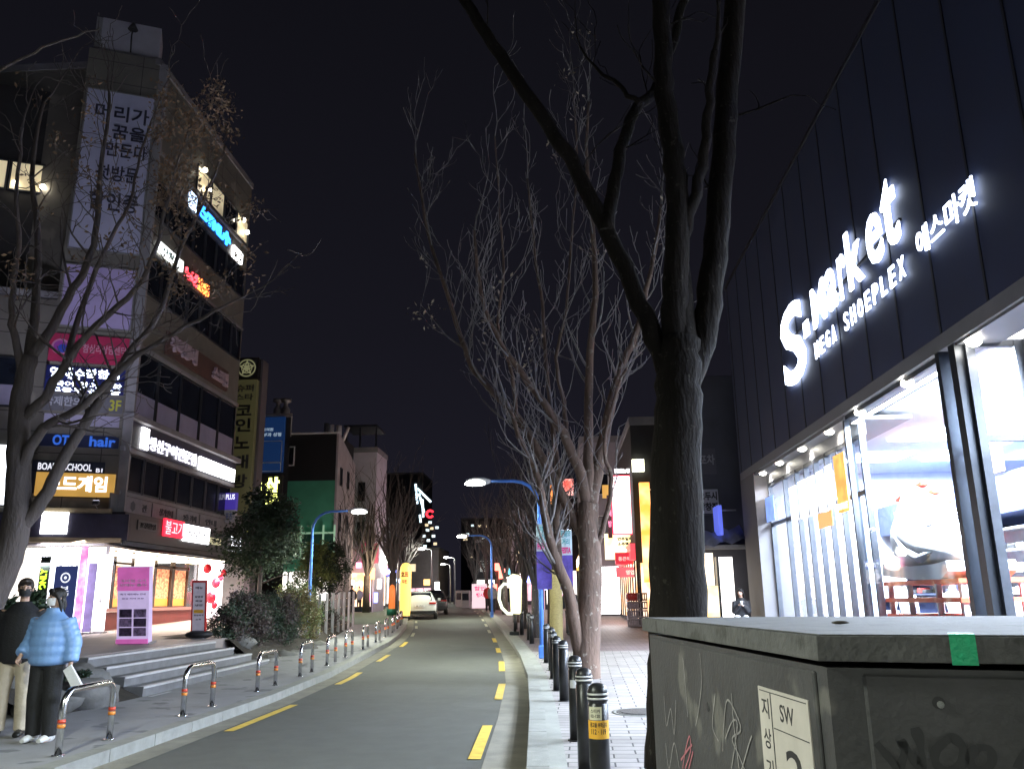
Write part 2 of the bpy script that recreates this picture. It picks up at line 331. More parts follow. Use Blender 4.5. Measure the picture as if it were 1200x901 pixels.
rocks=[(-6.95,12.7,.24,.42,'dark planter boulder beside the foot of the steps'),(-7.05,11.9,.2,.34,'low planter boulder behind the couple'),(-7.4,13.3,.44,.36,'boulder near the top of the planter beside the steps'),(-7.7,12.0,.42,.32,'mossy boulder under the planter bush'),
 (-7.1,20.7,.12,.26,'flat stone at the far end of the steps'),(-7.2,21.6,.14,.24,'boulder under the near end of the hedge'),(-7.25,22.7,.16,.28,'large rounded boulder below the dark hedge'),(-7.3,23.9,.16,.22,'small boulder below the dark hedge'),(-7.38,25.1,.2,.3,'boulder below the golden bush'),(-7.5,26.6,.24,.24,'boulder between the golden bush and metal posts'),(-7.75,20.9,.6,.3,'stone slab edging the top of the steps')]
for k,(x,y,z,r,lb) in enumerate(rocks):
    mb=MB(); blob_mesh(mb,(0,0,0),(r*1.1,r*1.25,r*.62),k,amp=.4); o=mb.build('boulder',M_rock); o.location=(x,y,z+.02); o.rotation_euler=(0,0,k*1.3); tag(o,lb,'boulder','boulders edging the planting beds')

# ================================================================ street furniture
# hoop rails on the left kerb
M_orange=P('reflective_orange',(.75,.25,.04),.4,0); M_redband=P('reflective_red',(.6,.06,.03),.4); 
hp=[(-4.95,8.62,9.62),(-5.0,11.55,12.58),(-5.05,14.5,15.55),(-5.12,17.1,18.1),(-5.25,19.55,20.5),(-5.42,21.9,22.9),(-5.62,24.7,25.6),(-5.85,27.5,28.4),(-6.1,30.2,31.1),(-6.35,32.8,33.7),(-6.7,35.6,36.5),(-7.05,38.2,39.1)]
hl=['steel hoop rail nearest the couple, at the lower left corner','steel hoop rail in front of the stone steps, before the next one by the boulders','steel hoop rail by the far end of the stone steps','steel hoop rail in front of the boulders']
g=T('hoop_barrier',hl[0],'hoop barrier',(0,0,0),0,'steel hoop rails along the left kerb')
rr=.034; H=.6; L=1.0; cr=.16
pts=[(0,0,-.02),(0,0,H-cr)]+[(0,cr-cr*math.cos(a),H-cr+cr*math.sin(a)) for a in[R_(x) for x in(20,40,60,80)]]+[(0,L/2,H)]+[(0,L-cr+cr*math.sin(a),H-cr+cr*math.cos(a)) for a in[R_(x) for x in(10,30,50,70)]]+[(0,L,H-cr),(0,L,-.02)]
MB().tube(pts,rr,14).build('rail',M_steel,g)
for yy in(0,L):
    MB().tube([(0,yy,.30),(0,yy,.335)],rr+.004,14).build('reflective_band',M_redband,g); MB().tube([(0,yy,.255),(0,yy,.29)],rr+.004,14).build('reflective_band',M_orange,g)
    MB().cyl((0,yy,0),.06,.008,16).build('foot_plate',M_steel,g)
for i,(x,y0,y1) in enumerate(hp):
    x2=hp[i+1][0] if i+1<len(hp) else x-.3; dy=(hp[i+1][1]-y0) if i+1<len(hp) else 2.7
    rz=math.atan2(-(x2-x),dy)
    lb=hl[i] if i<4 else ordinal(i)+' steel hoop rail along the left kerb, counting from the couple'
    if i==0: g.location=(x,y0,.13+tz(y0)); g.rotation_euler=(0,0,rz)
    else: dup(g,(x,y0,.13+tz(y0)),rz,lb)
# bollards on the right kerb
M_bol=P('bollard_coating',(.03,.03,.032),.35,.4,7,.35); M_ring=P('reflective_white',(.7,.7,.7),.35)
b0=T('bollard','','bollard',(0,0,0),0,'black bollards along the right kerb')
MB().lathe((0,0,0),[(.072,-.02),(.072,.70),(.066,.705),(.066,.72),(.072,.725),(.072,.79),(.060,.822),(.035,.84),(.004,.845)],20).build('post',M_bol,b0)
for z in(.735,.765): MB().tube([(0,0,z),(0,0,z+.013)],.0745,20).build('reflective_ring',M_ring,b0)
MB().cyl((0,0,0),.095,.012,20).build('base_collar',M_bol,b0)
bp=[(.25,6.35),(.19,7.75),(.14,9.4),(.03,12.9),(-.07,14.3),(-.14,16.2),(-.19,17.9),(-.32,19.7),(-.86,26.1),(-1.0,27.8),(-1.35,30.6),(-1.75,34.2)]
bl=['black bollard with the yellow notice wrapped round it','black bollard just beyond the one with the yellow notice','black bollard with a white sticker, third from the notice bollard']
for i,(x,y) in enumerate(bp):
    lb=bl[i] if i<3 else ordinal(i)+' black bollard along the right kerb, counting from the cabinet'
    if i==0: b0.location=(x,y,.126); b0['label']=lb
    else: dup(b0,(x,y,.126+tz(y)),0,lb)
# stickers
M_st=P('sticker_yellow',(.8,.42,.04),.5); M_ink=P('black_ink',(.015,.015,.018),.6); M_pale=P('sticker_pale',(.62,.6,.45),.5)
def wrap(mb,r,a0,a1,z0,z1,n=10):
    mb.add([(r*math.cos(a0+(a1-a0)*i/n),r*math.sin(a0+(a1-a0)*i/n),z) for i in range(n+1) for z in(z0,z1)],[(2*i,2*i+2,2*i+3,2*i+1) for i in range(n)],0,True)
def wraptext(mb,s,r,ac,wid,z0,z1,bold=.02):
    vs,fs=glyphs(s,.0,bold); xa=min(v.x for v in vs);xb=max(v.x for v in vs);ya=min(v.y for v in vs);yb=max(v.y for v in vs)
    mb.add([(r*math.cos(ac+((v.x-xa)/(xb-xa)-.5)*wid/r),r*math.sin(ac+((v.x-xa)/(xb-xa)-.5)*wid/r),z0+(v.y-ya)/(yb-ya)*(z1-z0)) for v in vs],fs)
st=T('notice_sticker','yellow notice with black writing wrapped round the first bollard','sticker',(.25,6.35,.126))
a=-PI/2-.05
m=MB(); wrap(m,.0745,a-1.25,a+1.25,.48,.60); m.build('yellow_sheet',M_st,st)
m=MB(); wrap(m,.0742,a-1.0,a+.35,.603,.69); m.build('pale_sheet',M_pale,st)
m=MB(); wraptext(m,'광고물 부착금지',.0756,a,.13,.555,.588); wraptext(m,'112 · 119',.0756,a,.11,.51,.545); wraptext(m,'스티커',.0752,a-.3,.07,.65,.675); wraptext(m,'02-120',.0752,a-.3,.07,.62,.64); m.build('writing',M_ink,st)
m=MB(); wrap(m,.0745,a-.8,a+.5,.52,.6)
st=m.build('sticker',M_white); st.location=(.14,9.4,.126); tag(st,'torn white sticker on the third bollard from the cabinet','sticker')

# utility cabinet (near, lower right)
zt=1.45; nc=atz(956,743,zt); fl=atz(752,723,zt); nr=atz(1215,744,zt)
ua=(nc-fl); ua.z=0; La=ua.length; ang=math.atan2(ua.y,ua.x)
# local frame: origin at near corner; local -y axis... x to the right along the front, y away
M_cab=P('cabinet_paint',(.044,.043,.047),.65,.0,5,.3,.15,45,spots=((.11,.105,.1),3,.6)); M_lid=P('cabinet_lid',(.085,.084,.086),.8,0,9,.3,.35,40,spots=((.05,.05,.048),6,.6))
dx=(nr-nc); dx.z=0; dx.normalize(); dy=(fl-nc); dy.z=0; dy.normalize()
cb=T('utility_cabinet','large dark grey street cabinet with graffiti and overhanging lid','utility cabinet',(nc.x,nc.y,.126))
def cq(a,b,z): return nc+dx*a+dy*b+Vector((0,0,z-zt))
def chex(mb,a0,a1,b0,b1,z0,z1,mi=0): return mb.hexa([cq(a0,b0,z0),cq(a1,b0,z0),cq(a1,b1,z0),cq(a0,b1,z0),cq(a0,b0,z1),cq(a1,b0,z1),cq(a1,b1,z1),cq(a0,b1,z1)],mi)
W=2.0; Lb=La
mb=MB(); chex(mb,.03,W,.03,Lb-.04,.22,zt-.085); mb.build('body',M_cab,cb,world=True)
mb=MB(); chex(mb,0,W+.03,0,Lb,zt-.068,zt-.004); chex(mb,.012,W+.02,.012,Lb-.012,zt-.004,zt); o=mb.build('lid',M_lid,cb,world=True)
mod=o.modifiers.new('b','BEVEL'); mod.width=.006; mod.segments=2
mb=MB(); chex(mb,.05,W-.02,.05,Lb-.06,.126,.22); mb.build('plinth',M_kerb,cb,world=True)
mb=MB(); chex(mb,.115,W-.05,.018,.032,.26,zt-.10); o=mb.build('front_door',M_cab,cb,world=True); o.modifiers.new('b','BEVEL').width=.005
mb=MB(); chex(mb,.018,.032,.10,Lb-.1,.26,zt-.10); o=mb.build('side_panel',M_cab,cb,world=True); o.modifiers.new('b','BEVEL').width=.005
fF=FR(nc-Vector((0,0,zt)),dx); fS=FR(nc-Vector((0,0,zt)),-dy)   # front (towards camera), side (towards road)
fF.n=-dy if fF.n.dot(dy)>0 else fF.n
print('cab',nc,fl,dx,dy,fF.n,fS.n)
# lock holes
nF=-(.018); 
u,z=fF.hit(1100,823,-.016); mb=MB(); mb.tube([fF.p(u,z,-.03),fF.p(u,z,-.0135)],.015,14); mb.build('lock_hole',M_ink,cb,world=True)
mb=MB(); mb.tube([fF.p(u+.004,z-.004,-.02),fF.p(u+.004,z-.004,-.012)],.009,10); mb.build('lock_pin',M_steel,cb,world=True)
u,z=fS.hit(830,828,-.016); mb=MB(); mb.tube([fS.p(u,z,-.03),fS.p(u,z,-.0135)],.018,14); mb.build('lock_hole',M_ink,cb,world=True)
# green tape over the lid edge
u0,z=fF.hit(1113,755,.003);u1,_=fF.hit(1144,755,.003)
mb=MB(); fbox(mb,fF,u0,u1,zt-.072,zt+.0015,0,.002); fbox(mb,fF,u0,u1,zt+.0005,zt+.002,-.09,.002); mb.build('green_tape',P('green_tape',(.005,.36,.16),.5,0,20,.15,.2,80),cb,world=True)
# plate "SW 2"
uA,zA=fS.hit(888,805,-.012); uB,zB=fS.hit(948,840,-.012)
print('plate',uA,uB,zA,zB)
Mp=P('plate_enamel',(.5,.46,.43),.5,0,6,.12)
zT=fS.hit(888,803,-.012)[1]; pl=MB(); fbox(pl,fS,uA,uB,zT-.33,zT,-.018,-.012); pl.build('number_plate',Mp,cb,world=True)
wd=uB-uA; mb=MB()
ftext(mb,fS,'SW',uA+wd*.45,uA+wd*.72,zT-.085,zT-.035,-.012,.0006,.01); ftext(mb,fS,'2',uA+wd*.5,uA+wd*.82,zT-.27,zT-.155,-.012,.0006,.01)
for a in((uA+wd*.03,uA+wd*.97,zT-.012,zT-.009),(uA+wd*.3,uA+wd*.97,zT-.113,zT-.110),(uA+wd*.26,uA+wd*.28,zT-.33,zT-.012)): fbox(mb,fS,*a,-.012,-.0115)
ftext(mb,fS,'지',uA+wd*.06,uA+wd*.22,zT-.09,zT-.03,-.012,.0006,.01); ftext(mb,fS,'상',uA+wd*.06,uA+wd*.22,zT-.18,zT-.12,-.012,.0006,.01); ftext(mb,fS,'기',uA+wd*.06,uA+wd*.22,zT-.27,zT-.21,-.012,.0006,.01)
mb.build('plate_lettering',M_ink,cb,world=True)
# graffiti: strokes
def stroke(mb,fr,pts,w,n=-.0125,px=True):
    q=[fr.hit(*p,n) for p in pts] if px else pts; V=[fr.p(a,b,n) for a,b in q]; vs=[]
    for i,v in enumerate(V):
        t=(V[min(i+1,len(V)-1)]-V[max(0,i-1)]).normalized(); s=t.cross(fr.n).normalized(); ww=w*(.75+.5*noise.noise(v*40+Vector((3,0,0)))+.25)
        vs+=[v+s*ww/2,v-s*ww/2]
    mb.add(vs,[(2*i,2*i+1,2*i+3,2*i+2) for i in range(len(V)-1)])
def sm(pts,k=6,closed=False):
    out=[];n=len(pts)
    for i in range(n if closed else n-1):
        p=[pts[(i+j)%n] if closed else pts[max(0,min(n-1,i+j))] for j in(-1,0,1,2)]
        for t in range(k):
            t/=k; out.append(tuple(.5*(2*p[1][c]+(p[2][c]-p[0][c])*t+(2*p[0][c]-5*p[1][c]+4*p[2][c]-p[3][c])*t*t+(3*p[1][c]-p[0][c]-3*p[2][c]+p[3][c])*t**3) for c in range(2)))
    out.append(pts[0] if closed else pts[-1]); return out
mb=MB(); w=.021
stroke(mb,fF,sm([(1027,870),(1040,885),(1053,898),(1060,880),(1056,868),(1072,890),(1080,897),(1078,870),(1072,852)]),w)
stroke(mb,fF,sm([(1108,868),(1096,880),(1098,896),(1112,904),(1128,893),(1128,875),(1116,864)],6,True),w)
stroke(mb,fF,sm([(1146,876),(1137,886),(1139,898),(1150,903),(1162,893),(1160,878)],6,True),w*.9)
stroke(mb,fF,sm([(1192,900),(1196,888),(1204,880)]),w)
mb.build('black_graffiti',M_ink,cb,world=True)
w=.007
for pts in([(847,880),(848,850),(852,820),(862,835),(868,855),(858,865),(866,885),(874,905)],[(857,812),(860,850),(866,900)],[(868,905),(878,870),(881,862)],[(850,865),(858,845),(864,850),(857,900)],[(778,815),(781,850),(786,830),(790,860),(792,820)],[(800,770),(802,790),(806,840)],[(820,765),(822,800),(818,835),(815,850)],[(838,812),(835,850),(842,868)],[(780,870),(784,900),(790,870),(796,900)]):
    mb=MB(); stroke(mb,fS,sm(pts),w); mb.build('chalky_graffiti',bpy.data.materials.get('pale_scrawl') or P('pale_scrawl',(.25,.235,.24),.8,0,30,.4),cb,world=True)
mb=MB()
for pts in([(800,900),(803,880),(808,862),(809,880),(803,900)],[(798,890),(806,878),(811,872)],[(806,905),(812,880)]): stroke(mb,fS,sm(pts),.009)
mb.build('pink_graffiti',P('pink_scrawl',(.4,.13,.16),.7),cb,world=True)
# dead leaf on the lid
mb=MB(); q=atz(984,729,zt+.01)
blob_mesh(mb,(0,0,0),(.03,.014,.006),3,8,5,.5); o=mb.build('dead_leaf',P('dry_leaf',(.05,.04,.03),.8)); o.location=q; tag(o,'shrivelled dark leaf lying on the cabinet lid','leaf')

# blue street lamps
def lamp(name,label,x,y,rz=0,h=4.35,arm=1.4,col=None,energy=420,copyof=None):
    z=.126+tz(y)
    if copyof:
        t=dup(copyof,(x,y,z),rz,label)
    else:
        t=T(name,label,'street lamp',(x,y,z),rz,'blue curved street lamps')
        pts=[(0,0,0),(0,0,1.2),(0,0,h-.75)]+[(-.62*(1-math.cos(a)),0,h-.75+.62*math.sin(a)) for a in[R_(k) for k in(18,36,54,72,90)]]+[(-arm+.15,0,h-.12)]
        MB().tube(pts,[.062,.055,.045,.044,.043,.042,.042,.04,.036],14).build('pole',M_blue,t)
        MB().bbox(-.08,.08,-.08,.08,.0,.3,.02).build('base_box',M_blue,t)
        mb=MB(); mb.tube([(-arm+.2,0,h-.12),(-arm+.05,0,h-.125),(-arm-.2,0,h-.13),(-arm-.42,0,h-.135)],[(.04,.04),(.05,.1),(.045,.12),(.02,.07)],14); mb.build('lamp_head',M_white,t)
        mb=MB(); mb.sphere((-arm-.18,0,h-.175),(.27,.12,.06),14,8); mb.build('lamp_lens',E_lamp,t)
    p=Matrix.Rotation(rz,4,'Z')@Vector((-arm-.18,0,h-.25)); L=bpy.data.lights.new('street_lamp_light','SPOT'); L.energy=energy; L.color=(.92,1,.83); L.spot_size=R_(165); L.spot_blend=.6; L.shadow_soft_size=.15
    o=bpy.data.objects.new('street_lamp_light',L); C.objects.link(o); o.location=Vector((x,y,z))+p
    return t
lmp=lamp('street_lamp','blue curved street lamp with banners, beside the wrapped tree trunk',-.45,20.9,energy=1700)
lamp('street_lamp','blue curved street lamp farther down the right kerb, behind the mug sign',-3.55,45.3,copyof=lmp,energy=1800)
lamp('street_lamp','blue curved street lamp between the trees on the left pavement',-8.3,28.4,PI,copyof=lmp,energy=1800)
lamp('street_lamp','blue curved street lamp out of sight behind the camera by the right kerb',-.05,-3.8,copyof=lmp,energy=1800)
lamp('street_lamp','blue curved street lamp on the left pavement beyond the photograph edge',-5.6,3.6,PI,copyof=lmp,energy=2300)
M_grey=P('galvanised',(.3,.3,.31),.5,.5,6,.2)
for i,(px,py,y) in enumerate([(494,643,72),(523,653,90),(519,661,104),(452,652,60)]):
    q=aty(px,py,y); t=T('street_light',['tall white street light above the parked cars','upper of two distant white street lights','lower of two distant white street lights','white street light behind the left bare trees'][i],'street light',(q.x+.9,y,tz(y)),0,'distant white street lights')
    h=q.z-tz(y); MB().tube([(0,0,0),(0,0,h-.2),(-.2,0,h),(-.8,0,h+.03)],[.09,.07,.06,.05],8).build('pole',M_grey,t)
    MB().sphere((-.9,0,h),(.28,.2,.09),10,6).build('lamp_lens',E('far_lens',(1,1,.95),25) if i==0 else bpy.data.materials['far_lens'],t)
    L=bpy.data.lights.new('street_light_glow','POINT'); L.energy=350; L.color=(.95,1,.88); L.shadow_soft_size=.2; o=bpy.data.objects.new('street_light_glow',L); C.objects.link(o); o.location=(q.x,y,q.z-.3)
# lamp banners (two on the near right lamp)
fr=FR((0,20.9,0),(1,0,0))
for i,(x0,x1,zt_,zb) in enumerate([(atx(627,617,-.5).x,0,0,0),(0,0,0,0)]):
    if i==0: a=aty(628,614,20.8);b=aty(647,690,20.8); lb='lamp banner with white and pink head on the road side of the blue lamp'
    else: a=aty(655,622,21.0);b=aty(672,690,21.0); lb='lamp banner with pale head, half hidden behind the forked tree'
    t=T('lamp_banner',lb,'banner',((a.x+b.x)/2,a.y,b.z),0,'banners hanging from the blue lamp')
    mb=MB(); zm=a.z-(a.z-b.z)*.42
    def cloth(mb,z0,z1,n=8):
        vs=[]
        for j in range(n+1):
            z=z0+(z1-z0)*j/n
            for x in[a.x+(b.x-a.x)*k/6 for k in range(7)]: vs.append((x,a.y+.015*math.sin(x*14+z*3),z))
        o=len(vs); vs+=[(q[0],q[1]+.008,q[2]) for q in vs]
        fs=[]
        for j in range(n):
            for k in range(6): i0=j*7+k; fs+=[(i0,i0+1,i0+8,i0+7),(o+i0+7,o+i0+8,o+i0+1,o+i0)]
        mb.add(vs,fs,0,True)
    cloth(mb,zm,a.z); mb.build('banner_head',P('banner_white',(.55,.66,.72),.7,0,5,.2),t,world=True)
    mb=MB(); cloth(mb,b.z,zm-.003); mb.build('banner_cloth',P('banner_purple',(.09,.06,.34),.7,0,3,.6,spots=((.45,.1,.14),3.5,.62)),t,world=True)
    f2=FR((0,a.y-.03,0),(1,0,0)); mb=MB(); ftext(mb,f2,'문화의',a.x+.04,b.x-.04,zm+.42,zm+.6,0,.003,.02); ftext(mb,f2,'거리',a.x+.06,b.x-.06,zm+.24,zm+.4,0,.003,.02,mi=0); ftext(mb,f2,'FESTA',a.x+.03,b.x-.03,zm+.04,zm+.19,0,.003,.05,mi=1)
    mb.build('banner_lettering',[P('ink_teal',(.05,.35,.4),.6),P('ink_pink',(.7,.06,.25),.6)],t,world=True)
    MB().tube([(-.45,20.9,a.z+.02),(b.x if i else a.x,a.y,a.z+.02)],.012,6).build('banner_rod',M_steel,t,world=True)
# ================================================================ left corner building (banner tower)
BC=(-13.7,25.4,0); SF=FR(BC,(0,1,0)); _d=Vector((.92,.39,0)).normalized(); FF=FR(BC,_d)
M_beige=P('facade_beige_panels',(.17,.16,.14),.6,0,1.2,.18,.08,30,spots=((.25,.235,.2),.7,.62)); M_joint=P('panel_joint',(.05,.048,.045),.8)
M_concrete=P('facade_grey',(.24,.235,.25),.7,0,1.5,.2,.1,30); M_fascia=P('fascia_navy',(.03,.028,.05),.45,0,3,.3)
M_brownfascia=P('fascia_brown',(.07,.045,.03),.5,0,3,.3); M_film=P('window_film_lilac',(.36,.34,.48),.5,0,2,.12)
bl=T('corner_building','six storey beige panelled building with the tall banner tower on its corner','building',BC)
mb=MB()
fbox(mb,SF,0,9.3,3.3,20.1,-8,0)
mb.build('wall',M_beige,bl,world=True)
def joints(name,fr,u0,u1,z0,z1,us,zs,parent,n=.0,mat=None,w=.025):
    mb=MB()
    for u in us: fbox(mb,fr,u-w/2,u+w/2,z0,z1,n,n+.004)
    for z in zs: fbox(mb,fr,u0,u1,z-w/2,z+w/2,n,n+.006)
    return mb.build(name,mat or M_joint,parent,world=True)
joints('panel_joints',SF,0,9.3,16.2,20.1,[1.5,3,4.5,6,7.5],[18.9,19.5],bl)
mb=MB(); fbox(mb,SF,-.05,9.35,20.1,20.35,-8,.06); mb.build('parapet',M_concrete,bl,world=True)
# horizontal ledges and spandrel bands
mb=MB()
for z0,z1,n in((3.32,3.46,.45),(4.9,5.02,.12),(6.27,6.42,.14),(7.3,7.48,.35),(9.75,9.9,.08),(13.2,13.3,.05),(17.0,17.1,.05)): fbox(mb,SF,0.02,9.3,z0,z1,0.002,n)
mb.build('ledge',M_concrete,bl,world=True)
mb=MB(); fbox(mb,SF,0.3,9.25,6.425,7.29,.002,.16); mb.build('sign_band',M_fascia,bl,world=True)
mb=MB(); fbox(mb,SF,-.2,9.9,3.47,4.32,.002,.5); mb.build('shop_fascia',P('shop_fascia_black',(.02,.018,.022),.4,0,3,.3),bl,world=True)
mb=MB(); fbox(mb,SF,-.3,9.9,4.33,4.9,.003,.06); mb.build('grey_band',M_concrete,bl,world=True)
def windows(fr,u0,u1,z0,z1,cols,parent,glassm=M_dglass,frame=M_darkframe,n=.004,film=None,w=.05,transom=None,lit={}):
    du=(u1-u0)/cols
    for i in range(cols):
        a=u0+du*i+.03;b=u0+du*(i+1)-.03
        mb=MB()
        for q in((a,b,z1-w,z1),(a,b,z0,z0+w),(a,a+w,z0+w,z1-w),(b-w,b,z0+w,z1-w)): fbox(mb,fr,*q,n,n+.06)
        if transom: fbox(mb,fr,a+w,b-w,transom-w/2,transom+w/2,n,n+.05)
        wd=mb.build('window',frame,parent,world=True)
        p=MB(); fbox(p,fr,a+w,b-w,z0+w,z1-w,n,n+.02)
        o=p.build('pane',lit.get(i,glassm),None)
        inv=(Matrix.Translation(parent.location)@Matrix.Rotation(parent.rotation_euler.z,4,'Z')).inverted()
        for v in o.data.vertices: v.co=inv@v.co
        o.parent=wd
        if film and i not in lit:
            p=MB(); fbox(p,fr,a+w,b-w,film[0],film[1],n+.021,n+.026)
            o=p.build('film',M_film,None)
            for v in o.data.vertices: v.co=inv@v.co
            o.parent=wd
windows(SF,.35,9.1,5.05,6.25,7,bl)
windows(SF,.25,9.1,7.52,9.72,5,bl,film=(7.58,8.32))
windows(SF,.5,9.1,11.75,13.15,8,bl)
windows(SF,.5,9.1,14.6,15.95,8,bl)
E_terr=E('terrace_warm',(1,.85,.55),.55,1.2,.5)
windows(SF,3.6,9.1,17.15,18.25,4,bl,lit={0:E_terr,1:E_terr,3:E_terr})
for u,z in((3.9,18.1),(4.4,17.5),(8.1,17.95),(8.6,17.6)):
    q=SF.p(u,z,.2); MB().sphere((0,0,0),.1,10,6).build('spot_lamp',E('spot_bulb',(1,.9,.7),22) if 'spot_bulb' not in bpy.data.materials else bpy.data.materials['spot_bulb'],bl).location=q-bl.location
# the tower on the corner
mb=MB(); fbox(mb,FF,-2.25,0,4.35,20.3,-1.6,0); mb.build('tower',M_beige,bl,world=True)
joints('tower_joints',FF,-2.25,0,4.35,20.3,[-1.45,-.5],[19.9,19.1,10.1,9.0,8.05,7.3,6.95,6.1,5.3,4.75],bl)
mb=MB(); fbox(mb,FF,-2.3,.02,4.3,20.32,-.3,.0) if 0 else fbox(mb,FF,.003,.3,4.35,20.2,-1.6,-.06); mb.build('corner_pilaster',M_concrete,bl,world=True)
mb=MB(); fbox(mb,FF,-2.5,-.0,4.25,4.4,.003,.4); mb.build('tower_ledge',P('ledge_ochre',(.25,.2,.12),.7,0,4,.2),bl,world=True)
# front wing to the left: lower beige block and dark set-back upper storeys
wg=MB(); fbox(wg,FF,-16,-2.26,3.4,11.1,-10,-.25); wg.build('wing_wall',M_beige,bl,world=True)
joints('wing_joints',FF,-16,-2.26,3.4,11.1,[-2.9,-4.6,-6.4],[10.3,9.9,9.0,8.2,7.4,6.8,6.1],bl,n=-.25)
windows(FF,-6.2,-3.05,7.5,9.1,3,bl,film=(7.55,8.2),n=-.24)
mb=MB(); fbox(mb,FF,-16,-2.26,11.15,11.35,-10,-.2); mb.build('wing_coping',M_concrete,bl,world=True)
mb=MB(); fbox(mb,FF,-16,-2.3,11.36,19.2,-10,-1.5); mb.build('upper_wing',P('upper_wing_dark',(.03,.029,.03),.8,0,1.5,.3),bl,world=True)
windows(FF,-6.0,-2.9,15.25,16.35,2,bl,n=-1.49,lit={0:E_terr,1:E_terr})
for u in(-3.35,-4.2):
    o=MB().sphere((0,0,0),.09,10,6).build('spot_lamp',bpy.data.materials['spot_bulb'],bl); o.location=FF.p(u,15.45,-1.3)-bl.location
# signs on the tower
M_banner=P('banner_vinyl',(.55,.56,.74),.5,0,1.2,.08); M_lilac=P('banner_lilac',(.5,.42,.7),.5,0,1.4,.12)
tb=sign('tower_banner','tall pale banner with large dark writing on the corner tower','banner',FF,-2.12,-.03,12.85,18.7,.01,.03,M_banner,
 [('머리가',.14,.95,.815,.915),('꿈을',.42,.92,.70,.79),('만든다',.36,.97,.585,.675),('첫방문',.26,.88,.43,.53),('할인중',.2,.92,.245,.36)],P('banner_ink',(.03,.03,.06),.6),.015,edge=M_grey)
sign('blank_banner','blank lilac panel below the tall tower banner','banner',FF,-2.12,-.06,10.2,12.25,.01,.03,M_lilac,edge=M_grey)
pk=sign('clinic_sign','unlit crimson sign with a round blue and pink emblem on the tower','sign',FF,-2.3,-.03,9.0,9.9,.01,.06,P('sign_crimson',(.42,.03,.10),.5,0,2,.15),[('참심리상담센터',.42,.97,.36,.68)],P('ink_rose',(.6,.3,.4),.6),.015)
c=FF.p(-1.98,9.47,.075)
for r,m,dx_,dz_ in((.26,'rose_disc',0,0),(.2,'violet_disc',.0,.0),(.14,'blue_disc',.06,-.06)):
    mb=MB(); n=24; mb.add([c+FF.u*(dx_+r*math.cos(2*PI*i/n))+Vector((0,0,dz_+r*math.sin(2*PI*i/n)))+FF.n*(.004*(.3-r)*20) for i in range(n)],[tuple(range(n))]); mb.build('emblem',P(m,{'rose_disc':(.6,.25,.4),'violet_disc':(.35,.06,.35),'blue_disc':(.04,.08,.5)}[m],.5),pk,world=True)
sign('academy_sign','navy sign with brightly lit white script on the tower','sign',FF,-2.3,-.05,8.02,8.85,.01,.05,P('sign_navy',(.015,.02,.12),.4,0,3,.2),
 [('영재수학학원',.05,.93,.5,.95),('국어 영어 과학',.12,.97,.2,.42),('고등부 전문관',.08,.96,.0,.17)],E('letters_blue_white',(.85,.92,1),4),.015,ltd=.02)
sign('third_floor_sign','unlit grey sign ending in yellow 3F on the tower','sign',FF,-2.3,-.03,7.42,7.93,.01,.04,P('sign_grey',(.13,.13,.15),.5,0,3,.2),[('국제한의원',.02,.6,.3,.9),('3F',.83,.98,.15,.85,1)],[P('ink_silver',(.4,.42,.48),.5),P('ink_yellowgreen',(.5,.5,.06),.5)],.02)
for i in range(3): 
    mb=MB(); u=-2.2+i*.72; fbox(mb,FF,u,u+.68,6.98,7.32,.005,.03); o=mb.build('tower_window',M_film,bl,world=True)
sign('hair_salon_sign','navy sign with blue OTO hair letters on the tower','sign',FF,-2.35,-.03,6.3,6.68,.01,.04,P('sign_navy_dull',(.02,.03,.09),.4),[('OTO',.2,.5,.1,.95),('hair',.64,.96,.1,.95)],E('letters_blue',(.04,.16,.75),.7),.03)
sign('school_sign','navy strip reading BOARD SCHOOL B1 above the orange sign','sign',FF,-2.35,-.35,5.5,5.86,.01,.04,P('sign_ink_blue',(.02,.025,.05),.4),[('BOARD SCHOOL',.08,.82,.18,.78),('B1',.88,.97,.1,.45)],E('letters_soft_white',(.9,.9,1),1.0),.02)
E_orange=E('sign_orange_lit',(.72,.40,.09),.75,1.5,.2)
bs=sign('board_game_sign','orange sign with lit white Korean letters on the tower','sign',FF,-2.2,-.02,4.78,5.49,.01,.09,E_orange,[('보드게임',.13,.9,.2,.88)],E_letw,.03,ltd=.02)
mb=MB(); fbox(mb,FF,-2.35,-2.21,4.85,5.49,.01,.05); mb.build('side_strip',P('sign_ink_blue2',(.02,.025,.05),.4),bs,world=True)
# roof billboard and lamp
rb=T('roof_billboard','blank white billboard box on top of the banner tower','billboard',FF.p(-1,20.3,0))
mb=MB(); fbox(mb,FF,-1.95,-.05,20.45,21.65,-1.2,-.1); mb.build('panel',P('billboard_white',(.45,.44,.5),.6,0,2,.1),rb,world=True); mb=MB(); fbox(mb,FF,-2.15,-1.955,20.45,21.65,-1.2,-.12); mb.build('side_return',M_grey,rb,world=True)
mb=MB(); mb.tube([FF.p(-.95,20.35,.05),FF.p(-.95,20.9,.25),FF.p(-.93,21.2,.25)],.03,6); q=FF.p(-.93,21.15,.25); mb.tube([q+Vector((0,0,.28)),q],[.04,.17],12); mb.build('bracket_lamp',M_blackmetal,rb,world=True)
